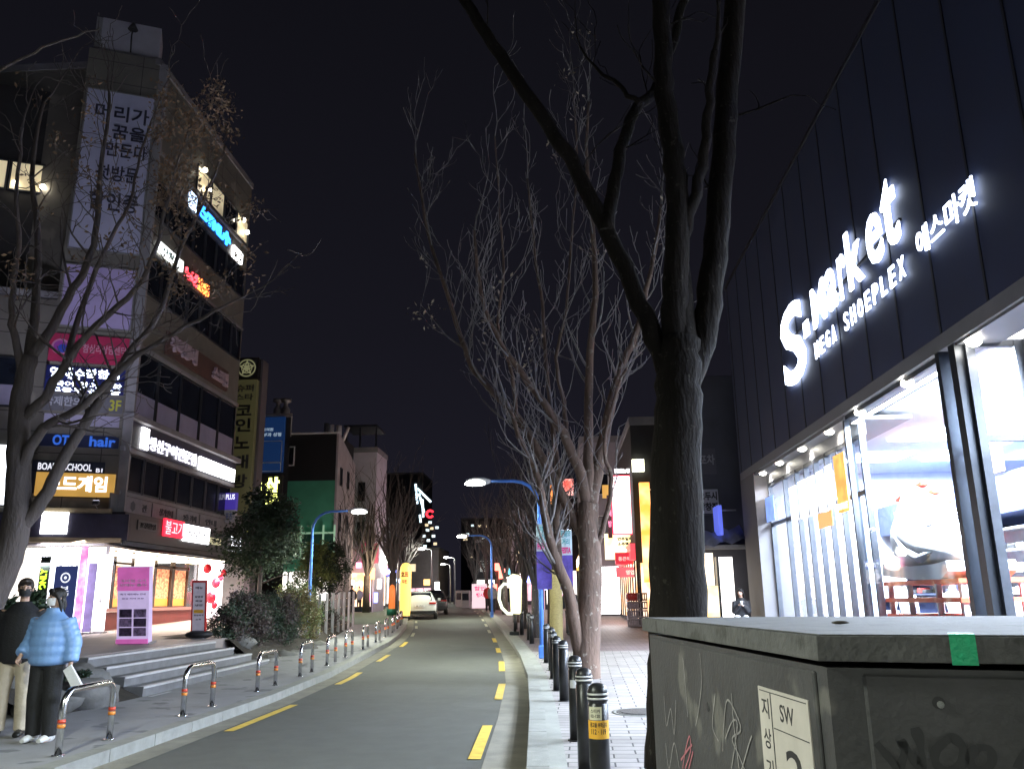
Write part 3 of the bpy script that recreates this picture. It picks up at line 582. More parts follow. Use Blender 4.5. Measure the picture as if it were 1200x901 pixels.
# ground floor, front: bright white shop
E_shopwhite=E('shop_bright_white',(1,.97,1),2.6)
sh=MB(); fbox(sh,FF,-2.75,-.05,.8,3.3,-2.6,-2.5); sh.build('front_shop_wall',E_shopwhite,bl,world=True)
mb=MB(); fbox(mb,FF,-16,0.0,3.3,3.38,-4,.1); fbox(mb,FF,-16,-2.8,.3,3.3,-4,-.25); fbox(mb,FF,-.08,0.02,.5,3.3,-.3,0.0); mb.build('ground_floor_wall',M_concrete,bl,world=True)
mb=MB(); fbox(mb,FF,-16,.5,3.46,4.24,.0,.42); mb.build('front_fascia',M_fascia,bl,world=True)
mb=MB(); fbox(mb,FF,-16,.35,3.38,3.52,.0,.45); mb.build('front_fascia_trim',bpy.data.materials['ledge_ochre'],bl,world=True)
mb=MB(); fbox(mb,FF,-2.75,-.1,.82,3.28,-.32,-.3); mb.build('shop_glass',M_glass,bl,world=True)
mb=MB(); fbox(mb,FF,-2.75,-.1,.3,.82,-2.5,-.2); mb.build('shop_floor',M_plaza,bl,world=True)
for nm,a in(('shop_door_frame',(-1.35,-1.28)),('shop_door_frame',(-2.76,-2.7))): mb=MB(); fbox(mb,FF,a[0],a[1],.8,3.3,-.34,-.26); mb.build(nm,M_darkframe,bl,world=True)
sign('square_lightbox','glowing white square lightbox on the navy shop fascia','sign',FF,-1.85,-1.15,3.62,4.26,.42,.08,E_white)
sign('side_lightbox','glowing white lightbox at the left edge of the photo','sign',FF,-4.4,-2.95,4.5,6.3,-.2,.1,E('lightbox_cool',(.9,.95,1),4),edge=M_darkframe)
# upright banners in front of the white shop
M_pole=M_grey
def stand(name,label,cat,px0,px1,pytop,y,zb,panel,texts=(),lm=None,rz=0,lean=.0,bold=.02,extra=None,depth=.02):
    a=aty(px0,pytop,y);b=aty(px1,pytop,y); cx=(a.x+b.x)/2; w=(b.x-a.x); h=a.z-zb
    t=T(name,label,cat,(cx,y,zb),rz); M=Matrix.Rotation(lean,4,'X')
    f=FR((0,0,0),(1,0,0))
    mb=MB(); mb.M=M; fbox(mb,f,-w/2,w/2,.06,h,0,depth); mb.build('panel',panel,t)
    mb=MB(); mb.M=M
    for s in(-1,1): mb.tube([(s*w*.46,.02,0),(s*w*.46,.02,h)],.012,6)
    mb.box(-w*.5,w*.5,-.12,.2,0,.04); mb.build('stand_frame',M_pole,t)
    if texts:
        mb=MB(); mb.M=M
        for tx in texts: ftext(mb,f,tx[0],-w/2+w*tx[1],-w/2+w*tx[2],.06+(h-.06)*tx[3],.06+(h-.06)*tx[4],depth+.002,.004,bold,tx[5] if len(tx)>5 else 0)
        mb.build('lettering',lm,t)
    return t,w,h,f,M
E_navy=E('banner_navy_lit',(.035,.05,.16),.8); 
t,w,h,f,M=stand('standing_banner','navy standing banner with white ring emblem behind the couple','standing banner',66,92,663,22.2,Pz(22),E_navy,[('보',.3,.7,.62,.70),('남의',.34,.7,.56,.6)],E('ink_lit_white',(.9,.92,1),1.2))
mb=MB(); n=28; R1=w*.22
for r0,r1 in((R1,R1*.74),(R1*.3,.0)): mb.add([(r*math.cos(2*PI*i/n),-.03,h*.83+r*math.sin(2*PI*i/n)) for i in range(n) for r in(r0,r1)],[(2*i,2*((i+1)%n),2*((i+1)%n)+1,2*i+1) for i in range(n)])
mb.build('emblem',bpy.data.materials['ink_lit_white'],t)
def vtext(mb,f,s,u0,u1,z0,z1,n,d,bold,mi=0):
    k=len(s)
    for i,ch in enumerate(s):
        if ch==' ':continue
        a=z1-(z1-z0)*(i+1)/k; b=z1-(z1-z0)*(i+.12)/k; ftext(mb,f,ch,u0,u1,a,b,n,d,bold,mi)
t,w,h,f,M=stand('window_banner','dark strip banner with acid green sideways letters behind the couple','standing banner',49,60,652,23.2,Pz(23),P('strip_dark',(.03,.05,.04),.5))
mb=MB(); vs,fs=glyphs('TAKEOUT ONLY',1.,.04); xa=min(v.x for v in vs);xb=max(v.x for v in vs)
mb.add([(-(v.y-.33)*w*.9,-.03-.003*v.z,.2+(v.x-xa)/(xb-xa)*h*.75) for v in vs],fs); mb.build('lettering',E('acid_green',(.6,.95,.05),2),t)
E_posterpk=E('poster_lilac_lit',(.35,.28,.6),.9,3,.4); 
stand('window_banner','narrow magenta banner with sideways writing between the white shop and corner','standing banner',96,104,640,23.6,Pz(23),E('banner_magenta',(.8,.25,.6),1.2,4,.4,(.95,.8,.95)))
stand('window_banner','violet banner with figures beside the corner of the building','standing banner',105,114,660,23.8,Pz(23),E_posterpk)
stand('window_banner','white banner with two small dark marks beside the restaurant corner','standing banner',117,131,650,24.3,Pz(24),E('banner_white_lit',(1,.95,.98),2.2),[('선',.35,.6,.62,.68),('춤',.35,.6,.36,.42)],M_ink)
# ground floor, side: warm restaurant with orange window display, red base
M_redbase=P('restaurant_base',(.16,.03,.025),.5,0,3,.25,.1); E_food=E('food_display',(1,.5,.25),1.1,16,.5,(.35,.09,.05),True); E_food2=E('food_shelf',(1,.42,.08),1.0)
E_ceil=E('restaurant_ceiling_light',(1,.88,.68),5)
mb=MB(); fbox(mb,SF,.1,6.9,.6,1.35,-.3,-.05); mb.build('restaurant_base',M_redbase,bl,world=True)
mb=MB(); fbox(mb,SF,.1,6.9,1.36,1.46,-.32,.02); mb.build('restaurant_sill',P('sill_rose',(.4,.2,.18),.5),bl,world=True)
mb=MB(); fbox(mb,SF,0,9.3,.5,3.3,-3.2,-3.0); mb.build('restaurant_back_wall',E('back_wall_warm',(1,.85,.7),1.6,.8,.4),bl,world=True)
mb=MB(); fbox(mb,SF,0,9.3,3.2,3.28,-3.0,-.05); mb.build('restaurant_ceiling',E_ceil,bl,world=True)
for i,(a,b) in enumerate(((.55,1.75),(3.3,4.55),(4.7,5.9))):
    mb=MB(); fbox(mb,SF,a+.05,b-.05,1.75,2.75,-.16,-.12,0); fbox(mb,SF,a+.05,b-.05,1.48,1.75,-.16,-.115,1); mb.build('window_display',[E_food,E_food2],bl,world=True)
    mb=MB()
    for q in((a,b,1.46,1.5),(a,b,2.8,2.86),(a,a+.06,1.5,3.2),(b-.06,b,1.5,3.2)): fbox(mb,SF,*q,-.12,-.04)
    mb.build('restaurant_window',M_brownfascia,bl,world=True)
mb=MB(); fbox(mb,SF,.1,6.9,1.47,3.2,-.18,-.17); mb.build('restaurant_glass',M_glass,bl,world=True)
mb=MB()
for k in range(12): fbox(mb,SF,.1+k*.6,.1+k*.6+.35,3.02,3.14,-.03,.02)
mb.build('eave_lights',E('eave_warm',(1,.75,.4),9),bl,world=True)
mb=MB(); mb.hexa([SF.p(-.3,3.12,1.05),SF.p(9.8,3.12,1.05),SF.p(9.8,3.3,.0),SF.p(-.3,3.3,.0),SF.p(-.3,3.17,1.05),SF.p(9.8,3.17,1.05),SF.p(9.8,3.36,.0),SF.p(-.3,3.36,.0)]); mb.build('canopy',M_brownfascia,bl,world=True)
# photo booth shop (bright white arch with red bears / balloons) at the far end of the side
mb=MB(); fbox(mb,SF,6.95,9.25,.9,3.15,-.12,-.05); mb.build('arch_shop_wall',E('arch_white',(1,.9,.92),3.5),bl,world=True)
for k,(px,py,r) in enumerate([(243,666,.16),(262,671,.12),(253,683,.17),(258,677,.12),(247,700,.2),(251,709,.12)]):
    u,z=SF.hit(px,py,.25); o=MB().sphere((0,0,0),(r,r*.9,r*1.15),12,8).build('balloon',P('balloon_red',(.75,.02,.05),.25) if k==0 else bpy.data.materials['balloon_red']); o.location=SF.p(u,z,.25)
    tag(o,['round red balloon at the top of the bright arch shop','red balloon high on the far side of the arch shop','large red balloon in the middle of the arch shop','small red balloon just above the large middle one','red balloon low beside the leaning notice board','lowest red balloon in the arch shop'][k],'balloon','red balloons in the arch shop')
    MB().tube([(0,0,-r),(0,0,-r-.5)],.004,4).build('string',M_ink,o)
# lights under the eave
for loc,en,col,sx,sy in((SF.p(3.5,3.0,.9),480,(1,.78,.6),6,1.2),(SF.p(8,2.8,.8),280,(1,.75,.8),2,1.2),(FF.p(-1.4,3.2,.7),450,(1,.93,1),2.5,1.2)):
    L=bpy.data.lights.new('shop_front_light','AREA'); L.shape='RECTANGLE'; L.size=1.2; L.size_y=sx; L.energy=en; L.color=col; o=bpy.data.objects.new('shop_front_light',L); C.objects.link(o); o.location=loc; o.rotation_euler=(0,R_(-25),0) if loc.x>-13.5 else (R_(25),0,0)
# signs on the side face
def S2(name,label,ul,ur,z0,z1,n,d,panel,texts=(),lm=None,bold=.02,**k): return sign(name,label,'sign',SF,ul,ur,z0,z1,n,d,panel,texts,lm,bold,**k)
t=S2('long_lit_sign','long overexposed white Korean letter sign on the purple band',.95,1.4,6.5,7.2,.165,.06,E_white)
t['label']='long overexposed white letter sign on the purple band'
mb=MB(); ftext(mb,SF,'생선구이전문점',1.5,5.2,6.55,7.0,.18,.03,.012); mb.build('lettering',E('letters_glow',(.9,.88,1),4),t,world=True)
mb=MB(); fbox(mb,SF,5.5,9.0,6.48,6.98,.17,.24); mb.build('lit_box',E_white,t,world=True)
S2('unlit_letter_sign','unlit pinkish Korean letters on the dark wooden sign band',2.3,7.9,10.1,10.95,.02,.08,P('sign_brown',(.10,.05,.04),.6,0,2,.3),[('우리동네',.04,.42,.25,.95),('스크린',.7,.97,.15,.8)],P('letters_pinkgrey',(.45,.36,.42),.5),.05,ltd=.1)
S2('red_restaurant_sign','lit red square sign reading bulgogi in Korean',2.35,3.85,3.78,4.36,.5,.06,E('sign_red_lit',(1,.02,.05),2.2),[('불고기',.05,.95,.12,.9)],E('letters_pale_red',(1,.55,.6),2.0),.0,ltd=.01)
S2('white_restaurant_sign','lit white sign right beside the red bulgogi sign',3.9,6.1,3.72,4.3,.5,.06,E_white,[('점심특선',.12,.88,.2,.75)],P('ink_faint',(.3,.3,.35),.6),.02)
S2('small_yellow_sign','small dull yellow sign strip beyond the white restaurant sign',6.2,7.3,3.75,4.0,.5,.04,E('strip_yellow',(.7,.66,.4),.6),[('정식',.2,.8,.2,.8)],M_ink)
S2('shop_initial_sign','small white lit sign with a dark letter at the far end of the fascia',8.4,9.4,3.6,4.2,.5,.06,E('sign_white_soft',(.9,.93,1),2.5),[('S',.35,.7,.15,.85)],M_ink,.05)
S2('grey_fascia_plate','unlit grey plate on the black fascia near the building corner',.6,1.9,3.85,4.15,.5,.03,P('plate_grey',(.1,.1,.11),.5),[('포장환영',.1,.9,.2,.8)],M_ink)
M_plate=P('band_plate',(.22,.21,.24),.5,0,4,.2)
for i,(a,b,s,lb) in enumerate([(.5,2.1,'주차','grey plate with a round dark crest, nearest the building corner'),(2.35,4.0,'상가안내','second grey plate along the band above the shop signs'),(4.2,6.0,'2층 카페','third grey plate along the band above the shop signs'),(6.2,7.9,'안내','fourth and farthest grey plate on the band above the shop signs')]):
    t=S2('band_plate',lb,a,b,4.38,4.87,.065,.03,M_plate,[(s,.3,.92,.25,.75)] if i!=0 else [('관',.7,.9,.25,.75)],P('ink_slate',(.06,.07,.09),.6) if i==0 else bpy.data.materials['ink_slate'],group='grey plates on the band above the shop signs')
    if i==0:
        q=SF.p(1.0,4.62,.1); mb=MB(); n=6; mb.add([q+SF.u*(.17*math.cos(PI/2+2*PI*k/n))+Vector((0,0,.17*math.sin(PI/2+2*PI*k/n))) for k in range(n)],[tuple(range(n))]); mb.build('crest',bpy.data.materials['ink_slate'],t,world=True)
S2('blue_letter_sign','blue glowing letters high on the side of the corner building',3.1,3.75,16.2,16.85,.02,.04,E('blob_white_blue',(.6,.75,1),3))
t=S2('blue_letter_row','row of bright blue letters beside the high terrace windows',3.9,7.2,16.15,16.8,.02,.02,P('rail_dark',(.02,.02,.03),.5),[('스TNL수',.02,.98,.05,.95)],E('letters_neon_blue',(.03,.25,1),5),.05,ltd=.06)
S2('white_lit_end_sign','small white glowing sign after the blue letter row',7.5,8.5,16.0,16.5,.02,.1,E_white)
S2('white_lit_plaque','white glowing plaque left of the red letters, high on the side wall',1.1,3.0,13.45,13.85,.02,.08,E('plaque_white',(.95,1,.98),3.5),[('사랑',.1,.6,.2,.8)],P('ink_plaque',(.2,.3,.3),.5))
S2('red_letter_sign','red and orange glowing Korean letters high on the side wall',3.2,5.5,13.3,13.85,.02,.02,P('rail_dark2',(.02,.02,.02),.5),[('노래',.02,.48,.05,.95,0),('연습장',.5,.98,.05,.95,1)],[E('letters_red',(1,.06,.08),5),E('letters_orange',(1,.22,.05),5)],.05,ltd=.06)
# projecting box sign
XF=FR((-13.7,34.2,0),(1,0,0))
t=T('projecting_sign','blue and white projecting box sign at the end of the corner building','sign',(-13,34.2,4.2))
u0,z0=XF.hit(251,612,.1);u1,z1=XF.hit(277,577,.1); zm=z0+(z1-z0)*.42
mb=MB(); fbox(mb,XF,u0,u1,zm,z1,-.15,.1); mb.build('blue_panel',E('panel_indigo',(.05,.03,.3),.8),t,world=True); mb=MB(); fbox(mb,XF,u0,u1,z0,zm-.005,-.15,.1); mb.build('white_panel',P('panel_grey_white',(.4,.4,.45),.5),t,world=True)
mb=MB(); ftext(mb,XF,'PLUS',u0+.5*(u1-u0),u1-.05,zm+(z1-zm)*.6,z1-.06,.105,.005,.02); ftext(mb,XF,'스포츠',u0+.3,u1-.1,z0+.12,zm-.12,.105,.005,.02,1); mb.build('lettering',[E('ink_glow',(.8,.8,1),1.5),P('ink_bluegrey',(.1,.15,.35),.5)],t,world=True)
mb=MB(); mb.tube([(-13.75,34.3,z1),(-13.6+u0,34.3,z1)],.03,6); mb.build('bracket',M_grey,t,world=True)
# ================================================================ the tall vertical karaoke sign and its building
K=T('karaoke_building','narrow dark building behind the vertical karaoke sign','building',(-14.5,35.3,.9))
mb=MB(); mb.hexa([(-22,36.2,.5),(-13.45,36.2,.5),(-15.6,42,.5),(-22,42,.5),(-22,36.2,11.9),(-13.45,36.2,11.9),(-15.6,42,11.9),(-22,42,11.9)]); mb.build('wall',M_concrete,K,world=True)
mb=MB(); mb.box(-13.44,-13.2,36.2,36.9,.5,12.3); mb.build('corner_column',P('column_dark',(.10,.09,.10),.7),K,world=True)
KF=FR((0,36.0,0),(1,0,0)); u0,zt1=KF.hit(274,444,.1);u1,_=KF.hit(301,450,.1); _,zb1=KF.hit(272,603,.1)
ks=T('vertical_karaoke_sign','tall olive vertical karaoke sign with dark letters and round emblem on top','sign',(u0,36,zb1))
M_olive=E('sign_olive_dim',(.17,.16,.07),.15)
mb=MB(); fbox(mb,KF,u0,u1,zb1,zt1-.05,-.35,.1); mb.build('panel',M_olive,ks,world=True)
_,zc0=KF.hit(288,446,.1);_,zc1=KF.hit(288,419,.1); mb=MB(); fbox(mb,KF,u0+.05,u1+.02,zt1,zc1,-.3,.1); mb.build('emblem_box',P('emblem_black',(.01,.01,.01),.5),ks,world=True)
mb=MB(); zc=(zt1+zc1)/2; r=(zc1-zt1)*.42; n=24; uc=(u0+u1)/2+.03
for a,b in((r,r*.86),(r*.62,r*.52),(r*.2,0)): mb.add([KF.p(uc+q*math.cos(2*PI*i/n),zc+q*math.sin(2*PI*i/n),.105) for i in range(n) for q in(a,b)],[(2*i,2*((i+1)%n),2*((i+1)%n)+1,2*i+1) for i in range(n)])
for k in range(5):
    a=PI/2+2*PI*k/5; b=a+4*PI/5; p=[KF.p(uc+r*.8*math.cos(q),zc+r*.8*math.sin(q),.107) for q in(a,b)]; mb.tube(p,.025,4)
mb.build('emblem',E('emblem_olive',(.3,.3,.16),.5),ks,world=True)
mb=MB(); w=u1-u0; H=zt1-zb1
for i,(s,a,b,z0,z1) in enumerate([('슈퍼',.12,.88,.90,.955),('스타',.12,.88,.835,.885),('코',.2,.85,.72,.80),('인',.2,.85,.60,.70),('노',.2,.85,.475,.565),('래',.2,.85,.33,.43),('방',.2,.85,.19,.29)]): ftext(mb,KF,s,u0+w*a,u0+w*b,zb1+H*z0,zb1+H*z1,.105,.004,.03)
mb.build('lettering',M_ink,ks,world=True)

# made-up floodlights on the ledge, added to brighten the tower banners
for i,u in enumerate((-1.9,-.4)):
    t=T('facade_floodlight',['left small floodlight on the ledge under the tower signs','right small floodlight on the ledge under the tower signs'][i],'floodlight',FF.p(u,4.42,.9),0); mb=MB(); mb.bbox(-.1,.1,-.06,.06,.02,.16,.02); mb.build('housing',M_blackmetal,t); mb=MB(); mb.tube([FF.p(u,4.35,0),FF.p(u,4.43,.9)],.015,6); mb.build('arm',M_grey,t,world=True)
    mb=MB(); mb.box(-.08,.08,-.04,.04,.161,.165); mb.build('lens',E('flood_lens',(.75,.78,1),4) if i==0 else bpy.data.materials['flood_lens'],t)
L=bpy.data.lights.new('floodlight_beam','SPOT'); L.energy=950; L.color=(.78,.78,1); L.spot_size=R_(80); L.spot_blend=.8; L.shadow_soft_size=.3; o=bpy.data.objects.new('floodlight_beam',L); C.objects.link(o); q=FF.p(-1.1,4.6,5.0); o.location=q  # added fill spot hanging in front of the tower, away from both housings
d=(FF.p(-1.1,12,0)-q).normalized(); o.rotation_euler=d.to_track_quat('-Z','Y').to_euler()
# ================================================================ shoe store on the right
XS=5.5; RF=FR((XS,0,0),(0,-1,0))   # u=-y
M_clad=P('navy_cladding',(.022,.032,.075),.6,.1,.7,.18,.04,20); M_seam=P('cladding_seam',(.006,.007,.012),.6)
M_soffit=P('soffit_grey',(.16,.16,.17),.5,0,2,.12); M_colm=P('column_plaster_grey',(.115,.11,.118),.7,0,1.2,.12,.1,40)
ssx=T('shoe_store','navy clad shoe store with a tall glowing glass front','store',(XS,14,.13))
mb=MB(); fbox(mb,RF,-25.45,4,5.12,10.95,-8,0); mb.build('cladding',M_clad,ssx,world=True)
mb=MB(); u=-25.2
while u<4: fbox(mb,RF,u,u+.05,5.12,10.95,.0,.012); u+=1.35
fbox(mb,RF,-25.45,4,10.95,11.05,-8,.03); mb.build('cladding_seams',M_seam,ssx,world=True)
mb=MB(); fbox(mb,RF,-25.45,4,4.9,5.118,-.6,-.001); mb.build('fascia',M_soffit,ssx,world=True)
mb=MB(); fbox(mb,RF,-23.74,-16.2,4.82,4.898,-1.35,-.05); fbox(mb,RF,-23.74,-16.32,4.56,4.819,-.5,-.36); mb.build('soffit',M_soffit,ssx,world=True)
mb=MB(); fbox(mb,RF,-25.5,-23.75,0,4.898,-1.6,-.003); mb.build('end_column',M_colm,ssx,world=True)
mb=MB(); mb.box(XS+1.6,13.5,25.1,25.45,0,5.1); mb.box(13.3,13.5,2,25,0,5.1); mb.build('store_walls',P('store_wall_white',(.75,.76,.8),.6,0,2,.05),ssx,world=True)
mb=MB(); mb.box(XS+.1,13.3,0,25,.06,.145); mb.build('store_floor',P('store_floor_tile',(.5,.5,.5),.25,0,1,.1),ssx,world=True)
mb=MB(); mb.box(XS+.62,13.3,0,25,4.98,5.1); mb.build('store_ceiling',P('store_ceiling_white',(.7,.7,.72),.8),ssx,world=True)
E_store=E('store_light_panel',(.86,.92,1),22)
for i in range(7):
    for j in range(3):
        mb=MB(); mb.box(7.6+j*2,8.9+j*2,2.5+i*3.1,3.9+i*3.1,4.93,4.975); mb.build('ceiling_light_panel',E_store,ssx,world=True)
# glazing helper on a plane x=X between y's
def glz(X,ys,z0,z1,transoms=(),w=.07,dep=.12,fr=None):
    f=FR((X,0,0),(0,-1,0))
    mb=MB()
    for y in ys: fbox(mb,f,-y-w/2,-y+w/2,z0,z1,-dep,.0)
    a,b=min(ys),max(ys)
    for z in (z0+.04,z1-.04)+tuple(transoms): fbox(mb,f,-b,-a,z-.04,z+.04,-dep+.01,-.01)
    wd=mb.build('window_frame',M_darkframe,ssx,world=True)
    mb=MB(); fbox(mb,f,-b,-a,z0,z1,-dep/2-.006,-dep/2+.006); mb.build('window_glass',M_glass,ssx,world=True)
XR=5.86
glz(XR,[16.36,17.0,17.8,18.6,19.4,20.2,21.0,22.1,23.7],.14,4.56,(3.46,))
glz(XS+.08,[11.95,16.3],.14,4.9,(),.08,.1)
# return glass at both ends of the show window
def glzy(Y,x0,x1,z0,z1,transoms=(),xs=()):
    f=FR((0,Y,0),(1,0,0)); mb=MB()
    for x in(x0,x1)+tuple(xs): fbox(mb,f,x-.06,x+.06,z0,z1,-.12,0)
    for z in(z0+.04,z1-.04)+tuple(transoms): fbox(mb,f,x0,x1,z-.045,z+.045,-.11,-.01)
    mb.build('window_frame',M_darkframe,ssx,world=True)
    mb=MB(); fbox(mb,f,x0,x1,z0,z1,-.066,-.054); mb.build('window_glass',M_glass,ssx,world=True)
mb=MB(); fbox(mb,RF,-11.6,-11.42,.14,4.9,-.2,-.02); fbox(mb,RF,-11.98,-11.86,.14,4.9,-.24,0.0); mb.build('entrance_post',P('post_dark',(.03,.035,.045),.35,.5),ssx,world=True)
glzy(11.35,XS+.2,6.35,.14,4.9,(3.55,))
glz(6.4,[11.3,9.6,8,6.2,4.2],.14,4.9,(3.55,),.12)
mb=MB(); mb.box(XS+.62,6.42,6,11.3,4.9,4.978); mb.build('entrance_light_panel',E('entrance_panel',(1,.98,.9),5),ssx,world=True)
mb=MB(); mb.box(XS+.05,XS+.615,3,11.4,4.86,4.898); mb.build('entrance_soffit',M_soffit,ssx,world=True)
# soffit downlights
for i,(px,py) in enumerate([(873,563),(892,551),(911,536),(937,517),(968,492),(1003,464),(1057,424),(1133,371)]):
    q=atx(px,py,XS+.12); y=q.y
    mb=MB(); mb.sphere((0,0,-.03),(.1,.1,.07),14,8); mb.M=None
    o=mb.build('downlight',E('downlight_glow',(1,.95,.82),45) if i==0 else bpy.data.materials['downlight_glow'],ssx); o.location=Vector((XS+.16,y,4.86))-ssx.location
    L=bpy.data.lights.new('soffit_light','SPOT'); L.energy=170; L.color=(1,.95,.86); L.spot_size=R_(130); L.spot_blend=.7; L.shadow_soft_size=.08; o=bpy.data.objects.new('soffit_light',L); C.objects.link(o); o.location=(XS+.3,y,4.8)
# sign letters
sg=T('store_sign','large glowing white S Market letters with smaller line and Korean name','sign',(XS,15,6.3))
E_let=E('sign_letters_cool',(.72,.82,1),8)
def zc_(px,py,n=.16): return RF.hit(px,py,n)
def letter(mb,s,x0,x1,yl,yb,yt,xm,bold,slant=0): # px extents; bottom & top y at column xm
    u0,_=zc_(x0,yl);u1,_=zc_(x1,yl); z0=zc_(xm,yb)[1]; z1=zc_(xm,yt)[1]
    ftext(mb,RF,s,u0,u1,z0,z1,.05,.03,bold,0,slant)
mb=MB()
letter(mb,'S',911,938,400,451,350,926,.02)
zb=zc_(945.6,389)[1]; zb2=zc_(1044.7,285)[1]; zx=zc_(945.6,340)[1]; zt2=zc_(1032,207)[1]; zbm=(zb+zb2)/2
print('sign z',zb,zb2,zx,zt2)
def U(x,y): return zc_(x,y)[0]
for s,x0,x1,y,top in(('M',946,962,360,zx),('a',963.5,976,350,zx),('r',978,986,335,zx),('k',987.5,1006,320,(zx+zt2)/2+.1),('e',1011,1030,300,zx+.04),('t',1031,1050,290,zt2-.02)):
    ftext(mb,RF,s,U(x0,y),U(x1,y),zbm,top,.05,.03,.016,0,.0)
fbox(mb,RF,U(936.5,385),U(942.5,385),zbm+.02,zbm+.36,.05,.08)
u0,z0=zc_(949.5,424);u1,z1=zc_(1055,316); h=zc_(950,409)[1]-zc_(950,424)[1]
k=[]
zz=(z0+z1)/2; tot=u1-u0; s='MEGA SHOEPLEX'; cw=tot/len(s)
for i,ch in enumerate(s):
    if ch!=' ': ftext(mb,RF,ch,u0+cw*(i+.2),u0+cw*(i+.8),zz-.02,zz+.32,.05,.02,.008)
u0,_=zc_(1066,285);u1,_=zc_(1134,230); z0=(zc_(1072,299)[1]+zc_(1130,247)[1])/2; z1=(zc_(1068,270)[1]+zc_(1128,207)[1])/2
print('kor',z0,z1)
ftext(mb,RF,'에스마켓',u0,u1,z0,z1,.05,.02,.0)
mb.build('letters',E_let,sg,world=True)
mb=MB(); fbox(mb,RF,U(912,400)+.1,U(1050,290),zbm+.3,zbm+.34,.012,.06); mb.build('mounting_rail',M_seam,sg,world=True)
# ---------------- displays inside
def sneaker(mb,M,L=2.6):
    mb.M=M
    def ring(x,w,z0,z1,n=16): return [(x,w*math.cos(a)*(1-.25*max(0,math.sin(a))),z0+(z1-z0)*(.5+.5*math.sin(a))) for a in[2*PI*i/n for i in range(n)]]
    secs=[(0,.30,.25,.55),(.05,.42,.16,.78),(.2,.5,.14,.98),(.38,.52,.13,1.15),(.55,.5,.13,1.4),(.70,.48,.12,1.75),(.78,.44,.12,1.95),(.84,.42,.12,1.7),(.93,.38,.12,1.62),(1,.26,.2,1.35)]
    rings=[ring(x*L,w*L*.36,z0*L*.36,z1*L*.36) for x,w,z0,z1 in secs]; n=16; vs=[p for r in rings for p in r]
    mb.add(vs,[(i*n+j,i*n+(j+1)%n,(i+1)*n+(j+1)%n,(i+1)*n+j) for i in range(len(rings)-1) for j in range(n)]+[tuple(range(n-1,-1,-1)),tuple(range((len(rings)-1)*n,len(rings)*n))],0,True); mb.M=None
sn=T('sneaker_display','giant white sneaker display behind the big shop window','display',(6.9,14.4,.2))
Ms=Matrix.Translation((6.3,13.2,1.78))@Matrix.Rotation(R_(88),4,'Z')@Matrix.Diagonal((1,1,.84,1))
mb=MB(); sneaker(mb,Ms,2.8); mb.build('upper',P('sneaker_white',(.85,.85,.87),.4,0,2,.05),sn,world=True)
mb=MB(); mb.M=Ms
mb.prism([(-.04,.12),(.0,.3),(.5,.26),(1.4,.26),(2.2,.28),(2.84,.4),(2.86,.12),(1.4,0),(.3,-.02)],lambda a,b,d:Vector((a,d,b)),-.5,.5); mb.M=None; mb.build('sole',P('sole_offwhite',(.6,.6,.62),.5),sn,world=True,recalc=True)
mb=MB(); mb.M=Ms
for k in range(6): x=.95+k*.17; z=1.1+k*.12; mb.tube([(x,-.34,z-.1),(x+.05,0,z+.06),(x,.34,z-.1)],.03,6)
mb.tube([(.5,.46,.5),(.95,.52,.38),(1.6,.52,.6),(2.3,.45,1.0)],[.02,.09,.05,.02],6); mb.M=None; mb.build('laces',P('laces_grey',(.3,.3,.33),.6),sn,world=True)
mb=MB()
for z in(.3,.75,1.15,1.42,1.70): mb.box(5.85,6.9,13.0,15.95,z,z+.07)
mb.build('pedestal_boards',P('coral_red_board',(.75,.12,.05),.5,0,4,.1),sn,world=True); mb=MB()
for y in(13.05,13.9,15.0,15.85): mb.box(5.9,5.98,y,y+.06,.145,1.7); mb.box(6.75,6.83,y,y+.06,.145,1.7)
mb.build('pedestal_posts',M_white,sn,world=True)
M_coral=P('coral_red_shelf',(.75,.12,.05),.5,0,4,.1); M_navy2=P('store_navy_panel',(.05,.07,.16),.5,0,3,.2); M_yel=P('shelf_light_wood',(.7,.5,.2),.5,0,4,.15)
def shelf(name,label,x,y,w,h,nsh,m,rz=0,boxes=True,depth=.45,mb2=None):
    t=T(name,label,'shelf',(x,y,.145),rz,'shelves inside the shoe store')
    mb=MB(); 
    for k in range(nsh+1): z=.1+(h-.1)*k/nsh; mb.box(-w/2,w/2,0,depth,z-.02,z+.02)
    mb.build('shelf_boards',m,t)
    mb=MB()
    for s in(-1,1): mb.box(s*w/2-.025,s*w/2+.025,.01,depth-.01,0,h)
    mb.box(-w/2,w/2,depth,depth+.02,0,h); mb.build('shelf_frame',m,t)
    if boxes:
        mb=MB()
        for k in range(nsh):
            z=.1+(h-.1)*k/nsh+.025; u=-w/2+.06
            while u<w/2-.32:
                bw=rnd.choice((.26,.3,.34)); bh=rnd.uniform(.08,.15); 
                if rnd.random()<.85: mb.bbox(u,u+bw*.9,.04,.3,z,z+bh,.015,rnd.randrange(5))
                u+=bw+.05
        mb.build('shoes',SHOE,t)
    return t
SHOE=[P('shoe_'+n,c,.5) for n,c in(('white',(.7,.7,.7)),('navy',(.03,.05,.15)),('black',(.02,.02,.02)),('red',(.5,.04,.03)),('grey',(.25,.25,.27)))]
shelf('shoe_shelf','low coral red shelf under the window at the toe of the giant sneaker',6.05,16.0,.8,.82,3,M_coral,PI/2-.2,False)
shelf('shoe_shelf','coral red shelf to the near side of the giant sneaker',6.05,12.9,1.0,1.0,3,M_coral,-PI/2,False)
for i in range(3):
    shelf('shoe_shelf',['navy backed shoe shelf under the navy band behind the sneaker','second navy backed shelf under the navy band','third navy backed shelf, nearest the entrance'][i],9.3,22.5-i*3.6,3.0,2.7,6,[M_navy2,M_white,M_navy2][i],-PI/2)
